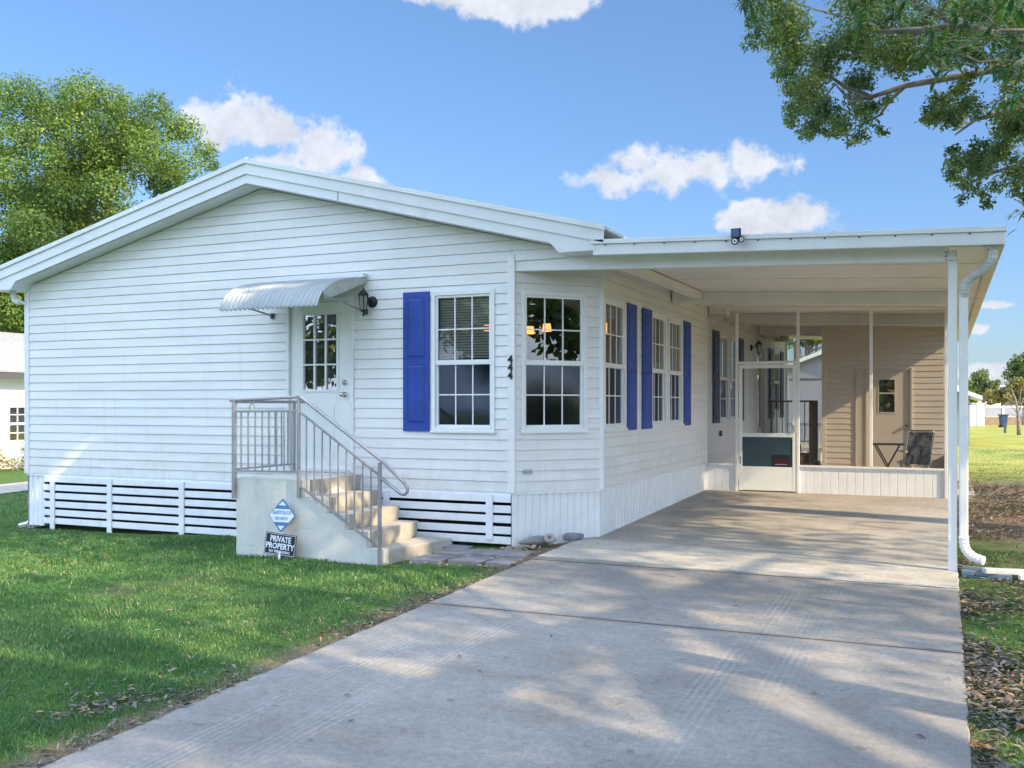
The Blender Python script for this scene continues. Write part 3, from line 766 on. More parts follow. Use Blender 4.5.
for s in (-1, 1):                                     # eave return boxes
    e = RX + s * xe; i1 = RX + s * (xe - .60); i2 = RX + s * (xe - .50); zt = lambda x: 4.371 - .145 - .25 * abs(x - RX); zb = 3.0
    ya, yb = y0r - .012, y0r + .30
    P = [(i1, zt(i1) - .10), (i2, zb), (e - s * .09, zb), (e - s * .09, zt(e))] 
    P = [(i1, zt(i1)), (i1, zt(i1) - .115), (i2, zb), (e - s * .10, zb), (e - s * .10, zt(e - s * .10))]
    m_ = MB(); m_.poly([(x, ya, z) for x, z in P]); m_.poly([(x, yb, z) for x, z in P])
    for (xa, za), (xb, zb_) in zip(P, P[1:] + P[:1]): m_.poly([(xa, ya, za), (xb, ya, zb_), (xb, yb, zb_), (xa, yb, za)])
    m_.build('eave_return', M['alum'], house)
    so_ = MB()
    so_.hexa([(RX, y0r + .03, 4.371 - .262), (RX + s * (xe - .2), y0r + .03, 4.371 - .262 - .25 * (xe - .2)), (RX + s * (xe - .2), YF + .02, 4.371 - .262 - .25 * (xe - .2)), (RX, YF + .02, 4.371 - .262),
              (RX, y0r + .03, 4.371 - .25), (RX + s * (xe - .2), y0r + .03, 4.371 - .25 - .25 * (xe - .2)), (RX + s * (xe - .2), YF + .02, 4.371 - .25 - .25 * (xe - .2)), (RX, YF + .02, 4.371 - .25)])
    so_.build('rake_soffit', M['alum'], house)
    xa, xb = sorted((RX + s * (xe - .02), (XR if s > 0 else XL)))
    MB().box(xa, xb, YF + .002, YB, 3.06, 3.075).build('eave_soffit', M['alum'], house)
    xg = RX + s * (xe + .035)
    g_ = MB(); z = 4.371 - .25 * xe
    g_.poly([(xg - .05, y0r, z - .01), (xg - .05, y1r, z - .01), (xg - .05, y1r, z - .13), (xg - .05, y0r, z - .13)])
    if s < 0:
        g_.box(xg - .06, xg + .05, y0r, y1r, z - .13, z - .12); g_.box(xg - .06, xg - .055, y0r, y1r, z - .12, z - .01)
        g_.build('gutter', M['trim'], house)
# rake seam
MB().box(-6.49, -6.482, y0r - .014, y0r - .008, 3.78, 3.90).build('rake_seam', M['charcoal'], house)
# left gutter elbow and downspout
dp = MB(); dp.tube([(-12.15, 9.84, 3.03), (-12.15, 9.84, 2.97), (-12.13, 9.84, 2.91), (-12.08, 9.84, 2.865), (-12.02, 9.84, 2.85)], .045, 8)
dp.tube([(-12.02, 9.84, 2.86), (-11.992, 10.0, 2.78), (-11.992, 10.04, .2), (-11.995, 10.04, -.24), (-12.06, 10.0, -.32), (-12.16, 9.95, -.35)], .032, 4)
dp.build('downspout', M['trim'], house)

# skirting: slatted boards under the front, ribbed panels elsewhere
def gl(x, y): return gz(x, y)
sl = MB()
def slats(x0, x1, n):
    for k in range(n):
        zt = .385 - .117 * k; j = random.uniform(-.004, .004)
        sl.box(x0, x1, YF - .020, YF, zt - .083 + j, zt + j)
slats(-11.62, -7.15, 6); slats(-6.3, -4.405, 5)
slo = sl.build('slat_skirting', M['slat'], house, bevel=.004)
for x, z0, z1 in ((-11.43, -.40, .30), (-10.36, -.38, .385), (-9.10, -.36, .385), (-4.66, -.12, .385), (-8.1, -.34, .385), (-6.0, -.2, .385)):
    MB().box(x - .042, x + .042, YF - .040, YF - .0205, z0, z1).build('skirting_batten', M['slat'], house, bevel=.004)
MB().box(XL + .02, XC, YF + .35, YF + .40, -.5, .40).build('crawl_space_shade_sheet', M['dark'], house)  # near-black sheet, darkness of the crawl space put into its colour
corrugated(fw, .03, .33, 0, lambda u: .40, .1, .012, lambda u: -.32).build('skirting_panel', M['skirt'], house)
corrugated(bw, .0, bw.L, 0, lambda u: ZS - .004, .089, .013, lambda u: -.20).build('skirting_panel', M['skirt'], house)
corrugated(sw, .0, sw.L, 0, lambda u: ZS - .004, .13, .013, lambda u: -.19).build('skirting_panel', M['skirt'], house)
corrugated(lw, .0, lw.L, 0, lambda u: ZS - .004, .13, .013, lambda u: -.6).build('skirting_panel', M['skirt'], house)
for w in (bw, sw): MB(w).box(.0, w.L, .002, .017, ZS - .028, ZS - .002).build('skirting_trim', M['trim'], house)
# vent and outlet cover
MB(bw).box(.14, .245, .012, .028, .62, .665).build('wall_vent', paint('grey_vent', (.30, .33, .36), .5), house)
MB(sw).box(us(17.27), us(17.36), .012, .05, .83, .93).build('outlet_cover', M['charcoal'], house)
# black house number 4 / 4 / 4 down the corner board
for k, z in enumerate((1.893, 1.803, 1.713)):
    v, f = text_geo('4', .115, .004, .004)
    nb = MB(); nb.raw([(XC - .005 + p[0], YF - .030 - p[2], z + p[1]) for p in v], f); nb.build('house_number', M['black'], house)

# ------------------------------------------------------------------ awning over the door
aw = thing('door_awning', 'small ribbed white metal awning over the front door', 'awning', (-6.9, 9.9, 2.6))
prof = [(9.895, 2.905), (9.6, 2.865), (9.35, 2.815), (9.15, 2.745), (9.02, 2.655), (8.95, 2.56), (8.915, 2.475)]
xa, xb = -7.65, -6.29; N = 21; m_ = MB(); dn = .014
cols = []
for i in range(N * 4 + 1):
    x = xa + (xb - xa) * i / (N * 4); cols.append((x, dn * math.sin(i * PI / 2 + .3)))
dens_ = []
for k in range(len(prof) - 1):
    for q in range(3):
        tq = q / 3; dens_.append((prof[k][0] * (1 - tq) + prof[k + 1][0] * tq, prof[k][1] * (1 - tq) + prof[k + 1][1] * tq))
dens_.append(prof[-1]); R_ = len(dens_)
for x, o_ in cols:
    for (y, z) in dens_:
        m_.v.append((x, y - o_ * .6, z + o_ * .8))
for i in range(len(cols) - 1):
    for k in range(R_ - 1): m_.f.append((i * R_ + k, i * R_ + k + 1, (i + 1) * R_ + k + 1, (i + 1) * R_ + k))
cv = m_.build('canopy', M['awning'], aw, smooth=True); sdm = cv.modifiers.new('thick', 'SOLIDIFY'); sdm.thickness = .004
m_ = MB(); m_.box(xa - .02 + .08, xb + .03, 9.80, 9.90, 2.90, 2.945); m_.build('wall_flashing', M['alum'], aw)
for x in (xa - .006, xb + .006):
    m_ = MB(); lo = [(9.895, 2.845), (9.6, 2.74), (9.25, 2.62), (9.05, 2.57)]
    up = prof[:5]
    pts = up + lo[::-1]
    for dx in (-.004, .004): m_.poly([(x + dx, y, z) for y, z in pts])
    for (ya, za), (yb, zb2) in zip(pts, pts[1:] + pts[:1]): m_.poly([(x - .004, ya, za), (x - .004, yb, zb2), (x + .004, yb, zb2), (x + .004, ya, za)])
    m_.build('side_panel', M['awning_side'], aw)
    m_ = MB().tube([(x, 9.07, 2.60), (x, 9.89, 2.50)], .011, 8); m_.build('support_arm', M['rail'], aw)
    MB().tube([(x - .012, 9.07, 2.60), (x + .012, 9.07, 2.60)], .026, 10).build('bolt', M['steel'], aw)
    MB().box(x - .02, x + .02, 9.885, 9.91, 2.465, 2.53).build('arm_bracket', M['charcoal'], aw)

# ------------------------------------------------------------------ wall lantern right of the front door
def lantern(name, label, fr, P, s=1.0):
    """fr: wall frame, P=(u,z)"""
    t_ = thing(name, label, 'wall lantern', tuple(fr((P[0], 0, P[1])))); u, z = P
    MB(fr).tube([(u, .012, z), (u, .022, z), (u, .045 * s, z)], [.062 * s, .062 * s, .03 * s], 16).build('back_plate', M['black'], t_, smooth=True)
    MB(fr).tube([(u, .04 * s, z), (u, .09 * s, z + .02 * s), (u, .13 * s, z + .075 * s), (u - .01, .15 * s, z + .10 * s)], .009 * s, 6).build('arm', M['black'], t_, smooth=True)
    u -= .02 * s; n = .16 * s; c = MB(fr)
    c.tube([(u, n, z + .055 * s), (u, n, z + .075 * s), (u, n, z + .10 * s), (u, n, z + .118 * s), (u, n, z + .14 * s)], [.066 * s, .058 * s, .034 * s, .012 * s, .006 * s], 6)
    for k in range(6):
        a = 2 * PI * k / 6; x, y = math.cos(a), math.sin(a)
        c.tube([(u + x * .038 * s, n + y * .038 * s, z - .10 * s), (u + x * .055 * s, n + y * .055 * s, z + .055 * s)], .004 * s, 4)
    c.tube([(u, n, z - .125 * s), (u, n, z - .115 * s), (u, n, z - .10 * s)], [.010 * s, .03 * s, .042 * s], 6)
    c.tube([(u, n, z - .165 * s), (u, n, z - .15 * s), (u, n, z - .125 * s)], [.006 * s, .015 * s, .006 * s], 8)
    c.build('cage', M['black'], t_)
    MB(fr).tube([(u, n, z - .10 * s), (u, n, z + .055 * s)], [.034 * s, .050 * s], 6, cap=False).build('glass_shade', M['lantern_glass'], t_)
    return t_
lantern('wall_lantern', 'black metal wall lantern on the clapboards right of the front door', fw, (uf(-6.20), 2.61), 1.1)
lantern('wall_lantern', 'black carriage lantern on the side wall inside the screened porch', sw, (us(20.35), 2.56), 1.1)
# ------------------------------------------------------------------ carport
cp = thing('carport', 'white aluminium carport with flat roof over the driveway', 'carport', (0.07, 10.05, -.15))
ZCE = lambda x: 3.055 - .045 * (x + 3.65)           # underside of the roof pans
ZTP = lambda x: 3.108 - .0366 * (x + 3.34)          # top lip at the front
m_ = MB()
m_.hexa([(-3.60, 9.67, ZCE(-3.60)), (.45, 9.67, ZCE(.45)), (.45, 25.4, ZCE(.45)), (-3.60, 25.4, ZCE(-3.60)),
         (-3.60, 9.67, ZCE(-3.60) + .07), (.45, 9.67, ZCE(.45) + .07), (.45, 25.4, ZCE(.45) + .07), (-3.60, 25.4, ZCE(-3.60) + .07)])
rp = m_.build('roof_pan', M['ceiling'], cp)
m_ = MB(); y = 10.1
while y < 25.3:
    m_.hexa([(-3.60, y, ZCE(-3.60) - .006), (.44, y, ZCE(.44) - .006), (.44, y + .02, ZCE(.44) - .006), (-3.6, y + .02, ZCE(-3.6) - .006),
             (-3.60, y, ZCE(-3.60) - .001), (.44, y, ZCE(.44) - .001), (.44, y + .02, ZCE(.44) - .001), (-3.6, y + .02, ZCE(-3.6) - .001)]); y += 1.22
m_.build('pan_seam', M['ceiling'], rp)
def sloped(x0, x1, ya, yb, top, bot):
    return MB().hexa([(x0, ya, bot(x0)), (x1, ya, bot(x1)), (x1, yb, bot(x1)), (x0, yb, bot(x0)), (x0, ya, top(x0)), (x1, ya, top(x1)), (x1, yb, top(x1)), (x0, yb, top(x0))])
sloped(-3.34, .49, 9.615, 9.665, lambda x: ZTP(x) - .047, lambda x: ZTP(x) - .158).build('fascia', M['alum'], cp, bevel=.004)
sloped(-3.36, .505, 9.590, 9.672, lambda x: ZTP(x), lambda x: ZTP(x) - .046).build('drip_edge', M['alum'], cp, bevel=.004)
m_ = MB(); x = -3.2
while x < .45:
    z = ZTP(x) - .058; m_.tube([(x, 9.612, z), (x, 9.606, z)], .009, 8); x += .31
m_.build('screw_row', M['charcoal'], cp)
# gutter along the outer edge
m_ = MB()
def gz_(x, o=0): return ZTP(x) + o
xg = .49
m_.box(xg - .012, xg, 9.62, 25.4, gz_(xg, -.165), gz_(xg, -.004)); m_.box(xg - .10, xg - .012, 9.67, 25.4, gz_(xg, -.165), gz_(xg, -.157)); m_.box(xg - .104, xg - .097, 9.67, 25.4, gz_(xg, -.165), gz_(xg, -.08))
m_.build('gutter', paint('bounce_lit_gutter', (.66, .60, .45), .5, .08, 3, dirt=((.35, .28, .16), 2, .5)), cp)  # yellow bounce light from the grass put into the gutter colour
# front beam
sloped(-4.392, .045, 9.93, 9.99, lambda x: 2.878 + .165 - .0343 * (x + 4.4), lambda x: 2.878 - .0343 * (x + 4.4)).build('front_beam', M['trim'], cp, bevel=.006)
sloped(-4.392, .040, 9.922, 9.9295, lambda x: 2.878 + .028 - .0343 * (x + 4.4), lambda x: 2.878 + .004 - .0343 * (x + 4.4)).build('beam_lip', M['trim'], cp)
MB().box(.034, .112, 9.95, 10.03, drv(10), 2.83).build('post', M['trim'], cp, bevel=.006)
MB().box(.040, .106, 9.915, 9.9485, 2.735, 2.825).build('post_cap', M['alum'], cp, bevel=.004)
m_ = MB()
for z in (2.74, 2.775, 2.81): m_.tube([(.018, 9.929, z), (.018, 9.920, z)], .008, 8)
m_.build('bolt', M['charcoal'], cp)
# a pale strip light box on the post
MB().box(.025, .0335, 9.96, 10.0, 2.02, 2.14).build('junction_box', M['trim'], cp)
# inner cross beams + ledger
for y in (14.09, 17.75, 21.3):
    x0 = -3.62
    sloped(x0, .05, y, y + .07, lambda x: ZCE(x) - .002, lambda x: ZCE(x) - .172).build('cross_beam', M['ceiling'], cp, bevel=.004)
for y in (16.4, 18.3, 21.9, 23.5):
    sloped(-3.63, -3.33, y, y + .25, lambda x: ZCE(x) - .002, lambda x: ZCE(x) - .18).build('beam_seat', M['ceiling'], cp)
MB().box(-3.62, -3.2, 13.93, 14.085, 2.88, 3.03).build('beam_seat', M['ceiling'], cp)
MB().hexa([(-3.40, 10.0, 2.93), (-3.27, 10.0, 2.93), (-3.20, 14.085, 2.93), (-3.33, 14.085, 2.93), (-3.40, 10.0, 3.02), (-3.27, 10.0, 3.02), (-3.20, 14.085, 3.02), (-3.33, 14.085, 3.02)]).build('ledger', M['ceiling'], cp)
# downspout on the post
MB().box(.33, .45, 9.68, 9.79, 2.79, 2.835).build('outlet_box', M['palemetal'], cp, bevel=.004)
def ribbed(pts, r, name, mat, n=10, amp=.05, parent=cp):
    P = [Vector(p) for p in pts]; out = []; rad = []
    cr = []
    for i in range(len(P) - 1):
        p0 = P[max(i - 1, 0)]; p1 = P[i]; p2 = P[i + 1]; p3 = P[min(i + 2, len(P) - 1)]
        k = max(3, int((p2 - p1).length / .011))
        for j in range(k):
            t_ = j / k
            cr.append(.5 * ((2 * p1) + (-p0 + p2) * t_ + (2 * p0 - 5 * p1 + 4 * p2 - p3) * t_ ** 2 + (-p0 + 3 * p1 - 3 * p2 + p3) * t_ ** 3))
    cr.append(P[-1])
    return MB().tube(cr, [r * (1 + (amp if i % 3 else -amp)) for i in range(len(cr))], n).build(name, mat, parent)
ribbed([(.40, 9.74, 2.80), (.39, 9.75, 2.70), (.34, 9.80, 2.625), (.25, 9.86, 2.575), (.185, 9.92, 2.51), (.168, 9.96, 2.40)], .042, 'downspout_elbow', M['palemetal'])
MB().box(.128, .205, 9.93, 9.99, .165, 2.42).build('downspout', M['trim'], cp, bevel=.012)
ribbed([(.168, 9.96, .17), (.172, 9.96, .09), (.20, 9.95, .03), (.26, 9.93, -.015), (.335, 9.90, -.035)], .042, 'downspout_elbow', M['trim'])
MB().box(.124, .209, 9.926, 9.994, .155, .175).build('strap', M['alum'], cp)

# ------------------------------------------------------------------ screened wall at the back of the carport
scn = thing('screen_wall', 'white framed insect screen wall closing off the back of the carport', 'screen wall', (-1.8, 16.27, -.04))
YS = 16.27; kz = .385
kw = Wall((-3.65, YS), (.03, YS))
for a, b in ((.02, .50), (1.495, 3.66)):
    corrugated(kw, a, b, 0, lambda u: kz, .125, .006, lambda u: -.06, pr=((0, 0), (.88, 0), (.92, -1), (.96, -1), (1, 0))).build('kick_panel', M['skirt'], scn)
def yb(x0, x1, z0, z1, y0=YS - .025, y1=YS + .025): return MB().box(x0, x1, y0, y1, z0, z1)
for x0, x1 in ((-3.64, -3.157), (-2.13, .03)): yb(x0, x1, kz - .002, kz + .03).build('sill_rail', M['trim'], scn)
for x, z1 in ((-3.134, 2.90), (-2.155, 2.90), (-1.047, 2.88), (.03, 2.88), (-3.64, 2.9)):
    w_ = .022 if x != -3.64 else .008
    yb(x - w_, x + w_, -.04 if x != -1.047 else kz + .031, z1, YS - .027, YS + .027).build('post', M['trim'], scn, bevel=.003)
sloped(-3.60, .05, YS - .03, YS + .03, lambda x: ZCE(x) - .001, lambda x: ZCE(x) - .030).build('header', M['ceiling'], scn)
yb(-3.111, -2.178, 2.055, 2.10).build('transom', M['trim'], scn)
sc = MB(); y = YS + .012
for x0, x1, z0, z1 in ((-3.63, -3.157, kz + .03, 2.9), (-3.111, -2.178, 2.10, 2.9), (-2.132, -1.07, kz + .03, 2.88), (-1.024, .008, kz + .03, 2.86)):
    sc.poly([(x0, y, z0), (x1, y, z0), (x1, y, z1), (x0, y, z1)])
sc.build('screen', M['screen'], scn)
sdo = MB(); x0, x1 = -3.100, -2.185
sdo.box(x0, x0 + .055, YS - .022, YS + .01, -.02, 2.045); sdo.box(x1 - .055, x1, YS - .022, YS + .01, -.02, 2.045)
sdo.box(x0 + .055, x1 - .055, YS - .022, YS + .01, 1.985, 2.045); sdo.box(x0 + .055, x1 - .055, YS - .0225, YS + .01, .86, .925)
sdo.box(x0 + .055, x1 - .055, YS - .020, YS + .008, -.015, .375)
dr = sdo.build('screen_door', M['door'], scn, bevel=.003)
MB().poly([(x0 + .05, YS, .92), (x1 - .05, YS, .92), (x1 - .05, YS, 1.99), (x0 + .05, YS, 1.99)]).build('screen', M['screen'], dr)
MB().box(x0 + .05, x1 - .05, YS - .012, YS + .004, .37, .865).build('lower_panel', M['teal'], dr)
MB().tube([(x0 + .03, YS - .022, .42), (x0 + .03, YS - .05, .42), (x0 + .03, YS - .05, .53), (x0 + .03, YS - .022, .53)], .008, 6).build('hinge', M['charcoal'], dr)
MB().box(x1 - .035, x1 - .012, YS - .05, YS - .022, .95, 1.06).build('handle', M['steel'], dr)
# outer long side and far end of the porch: screens on a low wall
pe = thing('porch_screen', 'white framed screens round the far end and outer side of the porch', 'porch screen', (0, 20, -.04))
ow = Wall((.03, YS + .03), (.03, 25.3)); corrugated(ow, 0, ow.L, 0, lambda u: kz, .13, .01, lambda u: -.06).build('kick_panel', M['skirt'], pe)
ew = Wall((.03, 25.3), (-3.6, 25.3)); corrugated(ew, 0, ew.L, 0, lambda u: .3, .13, .01, lambda u: -.06).build('kick_panel', M['skirt'], pe)
for y in (17.9, 19.3, 22, 25.27): MB().box(.005, .055, y - .025, y + .025, kz, 2.88).build('post', M['trim'], pe)
MB().box(.006, .054, YS + .03, 25.24, kz, kz + .03).build('rail', M['trim'], pe)
for x in (-3.42, -2.62, -1.3): MB().box(x - .03, x + .03, 25.25, 25.31, .3, 2.95).build('post', M['trim'], pe)
for z in (.3, .86, 1.98): MB().box(-3.58, 0, 25.262, 25.298, z, z + .06).build('rail', M['alum'], pe)
m_ = MB()
for k in range(22): x = -3.5 + k * .11; m_.box(x, x + .02, 25.27, 25.29, .36, .86)
m_.build('baluster', M['alum'], pe)
m_ = MB(); m_.poly([(.03, YS + .03, kz), (.03, 25.2, kz), (.03, 25.2, 2.88), (.03, YS + .03, 2.88)]); m_.poly([(0, 25.28, .3), (-3.58, 25.28, .3), (-3.58, 25.28, 2.95), (0, 25.28, 2.95)])
m_.build('screen', M['screen'], pe)

# storage room inside the porch
YT = 20.6
sr = thing('storage_room', 'tan sided storage room with a door at the back of the screened porch', 'storage room', (-1, YT, 0))
tw = Wall((-2.222, YT), (.03 - .03, YT))
hd = (-1.40 + 2.222, -.588 + 2.222, -.03, 2.08)
siding(tw, 0, tw.L, -.03, 3.0, [hd, (-1.60 + 2.222, -1.40 + 2.222, -.03, 2.08)], lap=.115, zref=-.03, out=.009).build('front_wall', M['siding_tan'], sr)
MB().box(-2.222, -2.18, YT + .001, 24.0, -.03, 2.98).build('side_wall', M['siding_tan'], sr)
MB().box(-2.262, -2.185, YT - .02, YT, -.03, 2.98).build('corner_board', M['siding_tan'], sr)
m_ = MB(tw); u0, u1 = hd[:2]
m_.box(u0 - .20, u0 - .03, -.02, .012, -.03, 2.08); m_.box(u0 - .215, u0 - .205, -.02, .03, -.03, 2.11); m_.box(u0 - .03, u0 + .012, -.02, .03, -.03, 2.11); m_.box(u1 - .012, u1 + .03, -.02, .03, -.03, 2.11); m_.box(u0 - .204, u1 + .03, -.06, .006, 2.05, 2.11)
m_.build('door_frame', M['door_tan'], sr, bevel=.003)
MB(tw).box(0, tw.L, -.16, -.12, -.03, 2.98).build('lining', M['dark'], sr)
la, lb, lc, ld = -1.18 + 2.222, -.89 + 2.222, 1.24, 1.88
m_ = MB(tw); a, b, c, d = u0 + .014, u1 - .014, -.02, 2.06
m_.box(a, la, -.04, -.004, c, d); m_.box(lb, b, -.04, -.004, c, d); m_.box(la, lb, -.04, -.004, c, lc); m_.box(la, lb, -.04, -.004, ld, d)
dd = m_.build('door', M['door_tan'], sr)
m_ = MB(tw); k = .02
for q in ((la - k, la, lc - k, ld + k), (lb, lb + k, lc - k, ld + k), (la, lb, lc - k, lc), (la, lb, ld, ld + k), (la, lb, 1.60, 1.625)): m_.box(q[0], q[1], -.01, .004, q[2], q[3])
m_.build('light_frame', M['door_tan'], dd)
MB(tw).poly([(la, -.02, lc), (lb, -.02, lc), (lb, -.02, ld), (la, -.02, ld)]).build('pane', glass_mat('door_glass', (.12, .16, .22), .25), dd)
MB(tw).box(la, lb, -.06, -.055, lc, ld).build('backing', M['dark'], dd)
MB(tw).tube([(b - .06, -.004, .98), (b - .06, .03, .98), (b - .06, .06, .98)], [.012, .028, .02], 10).build('knob', M['charcoal'], dd)

# small plate with red print behind the door's lower panel
sg = thing('door_plate', 'small black plate with a dark red picture on the lower panel of the screen door', 'sign', (-2.41, 16.25, .38))
MB().box(-2.555, -2.285, YS - .022, YS - .0125, .385, .575).build('plate', M['signblack'], sg)
MB().box(-2.522, -2.318, YS - .0245, YS - .0222, .415, .515).build('red_print', M['signred'], sg)
MB().box(-2.515, -2.325, YS - .0262, YS - .0246, .412, .424).build('pale_line', M['terracotta'], sg)

# ------------------------------------------------------------------ front steps
st = thing('concrete_steps', 'painted concrete front steps with worn treads below the front door', 'steps', (-6.2, 9.1, -.3))
Y0, Y1 = 8.60, 9.70
T = [(-7.135, -6.234, .585), (-6.234, -5.983, .412), (-5.983, -5.72, .242), (-5.72, -5.46, .078), (-5.46, -5.25, -.095)]
m_ = MB()
PR = [(T[0][0], -.45), (T[-1][1], -.45)]
for a, b, z in T[::-1]: PR += [(b, z), (a, z)]
for y_ in (Y0, Y0 + .10): m_.poly([(x, y_, z) for x, z in PR])
for (xa_, za_), (xb_, zb_) in zip(PR, PR[1:] + PR[:1]): m_.poly([(xa_, Y0, za_), (xb_, Y0, zb_), (xb_, Y0 + .10, zb_), (xa_, Y0 + .10, za_)])
m_.box(T[0][0], T[0][1] - .02, Y0 + .101, Y1, -.45, T[0][2])
m_.build('stoop_body', M['stucco'], st, bevel=.008)
# worn inner treads (unpainted), each riser leans back a little and bulges
rs = random.Random(4)
for i, (a, b, z) in enumerate(T[:4]):
    m_ = MB(); zn = T[i + 1][2] if i + 1 < len(T) else -.3
    yy = [Y0 + .101 + (Y1 - Y0 - .10) * k / 7 for k in range(8)]; off = [rs.uniform(-.012, .014) for _ in yy]
    x0 = a + .02
    for k in range(7):
        ya, yb_ = yy[k], yy[k + 1]; oa, ob = off[k], off[k + 1]
        m_.hexa([(x0, ya, zn - .1), (b - .03 + oa, ya, zn - .1), (b - .03 + ob, yb_, zn - .1), (x0, yb_, zn - .1), (x0, ya, z - .006), (b + .004 + oa, ya, z - .006), (b + .004 + ob, yb_, z - .006), (x0, yb_, z - .006)])
    m_.build('tread', M['tread'], st)
m_ = MB(); m_.hexa([(-5.44, Y0 + .10, -.35), (-5.235, Y0 + .10, -.35), (-5.05, 9.78, -.35), (-5.44, 9.78, -.35), (-5.44, Y0 + .10, -.100), (-5.24, Y0 + .10, -.100), (-5.07, 9.78, -.115), (-5.44, 9.78, -.100)])
m_.build('tread', M['tread'], st, bevel=.012)

def handrail(name, label, pts_fn):
    t_ = thing(name, label, 'railing', pts_fn); return t_
R1 = thing('stair_railing', 'grey metal railing on the front edge of the steps, sloping down to a curved end', 'railing', (-6.2, 8.57, .5), 'railings of the front steps')
yr = 8.575
def post(x, y, z0, z1, t_, w=.032, mat='rail'): MB().box(x - w / 2, x + w / 2, y - w / 2, y + w / 2, z0, z1).build('post', M[mat], t_, bevel=.003)
post(-7.145, yr, .36, 1.43, R1, .040); post(-6.285, yr, .40, 1.465, R1, .032); post(-5.28, yr, -.26, .80, R1, .034)
def bars(lst, name, t_, r=.008, mat='rail'):
    m_ = MB()
    for a, b in lst: m_.bar(a, b, r * 2)
    return m_.build(name, M[mat], t_)
MB().tube([(-7.20, yr, 1.44), (-6.30, yr, 1.475)], .018, 8).build('handrail', M['rail'], R1)
MB().tube([(-6.30, yr, 1.475), (-6.24, yr, 1.462), (-5.25, yr, .815), (-4.99, yr, .60), (-4.955, yr, .555), (-4.955, yr, .515), (-4.985, yr, .485), (-5.03, yr, .49), (-5.28, yr, .655)], .018, 10).build('handrail', M['rail'], R1, smooth=True)
bars([((-7.145, yr, 1.32), (-6.285, yr, 1.33)), ((-7.145, yr, .665), (-6.285, yr, .675)), ((-6.285, yr, 1.325), (-5.28, yr, .665)), ((-6.30, yr, .545), (-5.28, yr, -.075))], 'rail_bar', R1, .010)
L_ = []
for k in range(1, 9): x = -7.145 + .86 * k / 9; L_.append(((x, yr, .67), (x, yr, 1.325)))
for k in range(1, 10):
    x = -6.285 + 1.0 * k / 10; zt = 1.325 - .657 * (x + 6.285); zb = .545 - .608 * (x + 6.30); L_.append(((x, yr, zb), (x, yr, zt)))
for a, b in L_: MB().bar(a, b, .013).build('baluster', M['rail'], R1)
R2 = thing('stair_railing', 'short grey metal railing across the left end of the stoop, reaching back to the wall', 'railing', (-7.145, 9.2, .5), 'railings of the front steps')
MB().tube([(-7.145, yr + .03, 1.425), (-7.145, 9.86, 1.425)], .018, 8).build('handrail', M['rail'], R2)
post(-7.145, 9.66, .56, 1.41, R2, .030)
bars([((-7.145, yr + .03, 1.315), (-7.145, 9.66, 1.315)), ((-7.145, yr + .03, .68), (-7.145, 9.66, .68))], 'rail_bar', R2, .010)
for k in range(1, 9):
    y = yr + 1.08 * k / 9; MB().bar((-7.145, y, .68), (-7.145, y, 1.315), .013).build('baluster', M['rail'], R2)
MB().tube([(-6.93, yr, 1.33), (-6.93, yr - .005, 1.375), (-6.91, yr - .005, 1.40), (-6.885, yr - .005, 1.40), (-6.865, yr - .005, 1.375), (-6.865, yr, 1.33)], .006, 6).build('hook', M['steel'], R1)

# ------------------------------------------------------------------ the two yard signs leaning on the stoop
s1 = thing('security_sign', 'blue and white diamond shaped security yard sign leaning on the stoop', 'sign', (-6.47, 8.55, -.3))
ys = 8.50; cx, cz, hw = -6.445, .212, .178
tilt = lambda p: (p[0], ys + (p[2] - cz) * .12 + p[1], p[2])
def pl(pts, d0, d1): 
    m_ = MB(tilt); n = len(pts)
    m_.poly([(x, d0, z) for x, z in pts]); m_.poly([(x, d1, z) for x, z in pts])
    for (xa, za), (xb, zb) in zip(pts, pts[1:] + pts[:1]): m_.poly([(xa, d0, za), (xb, d0, zb), (xb, d1, zb), (xa, d1, za)])
    return m_
dia = [(cx, cz + hw), (cx + hw * .96, cz), (cx, cz - hw), (cx - hw * .96, cz)]
pl(dia, -.004, .004).build('panel', M['signblue'], s1)
k = .60; e = hw * .93
band = [(cx - e * (1 - .42), cz + e * .42), (cx + e * (1 - .42), cz + e * .42), (cx + e * .97, cz), (cx + e * (1 - .42), cz - e * .42), (cx - e * (1 - .42), cz - e * .42), (cx - e * .97, cz)]
pl(band, -.0055, -.0042).build('white_band', M['signwhite'], s1)
pl([(cx, cz + hw * .86), (cx + .05, cz + hw * .60), (cx - .05, cz + hw * .60)], -.0055, -.0042).build('emblem', M['signwhite'], s1)
pl([(cx, cz - hw * .86), (cx + .045, cz - hw * .60), (cx - .045, cz - hw * .60)], -.0055, -.0042).build('emblem', M['signwhite'], s1)
def txt(s, size, x, z, mat, par, name='lettering', bold=.0, fr=tilt, d=-.0065, sx=1):
    v, f = text_geo(s, size, .0006, bold)
    m_ = MB(fr); m_.raw([(x + p[0] * sx, d - p[2], z + p[1]) for p in v], f); return m_.build(name, M[mat], par)
txt('SAFETOUCH', .050, cx, cz + .030, 'signblue', s1, bold=.0010, sx=.84)
txt('SECURITY', .038, cx, cz - .032, 'signblue', s1, bold=.0008)
MB(tilt).box(cx - .012, cx + .012, .005, .012, -.34, cz).build('stake', M['trim'], s1)
s2 = thing('private_property_sign', 'black rectangular PRIVATE PROPERTY yard sign below the diamond sign', 'sign', (-6.49, 8.5, -.3))
ca, sa = math.cos(math.radians(-4)), math.sin(math.radians(-4)); c2 = (-6.445, -.092)
def fr2(p): return (c2[0] + (p[0] * ca - p[2] * sa), 8.47 + p[1] + p[2] * .1, c2[1] + (p[0] * sa + p[2] * ca))
MB(fr2).box(-.20, .20, -.003, .003, -.115, .115).build('panel', M['signblack'], s2, bevel=.002)
m_ = MB(fr2)
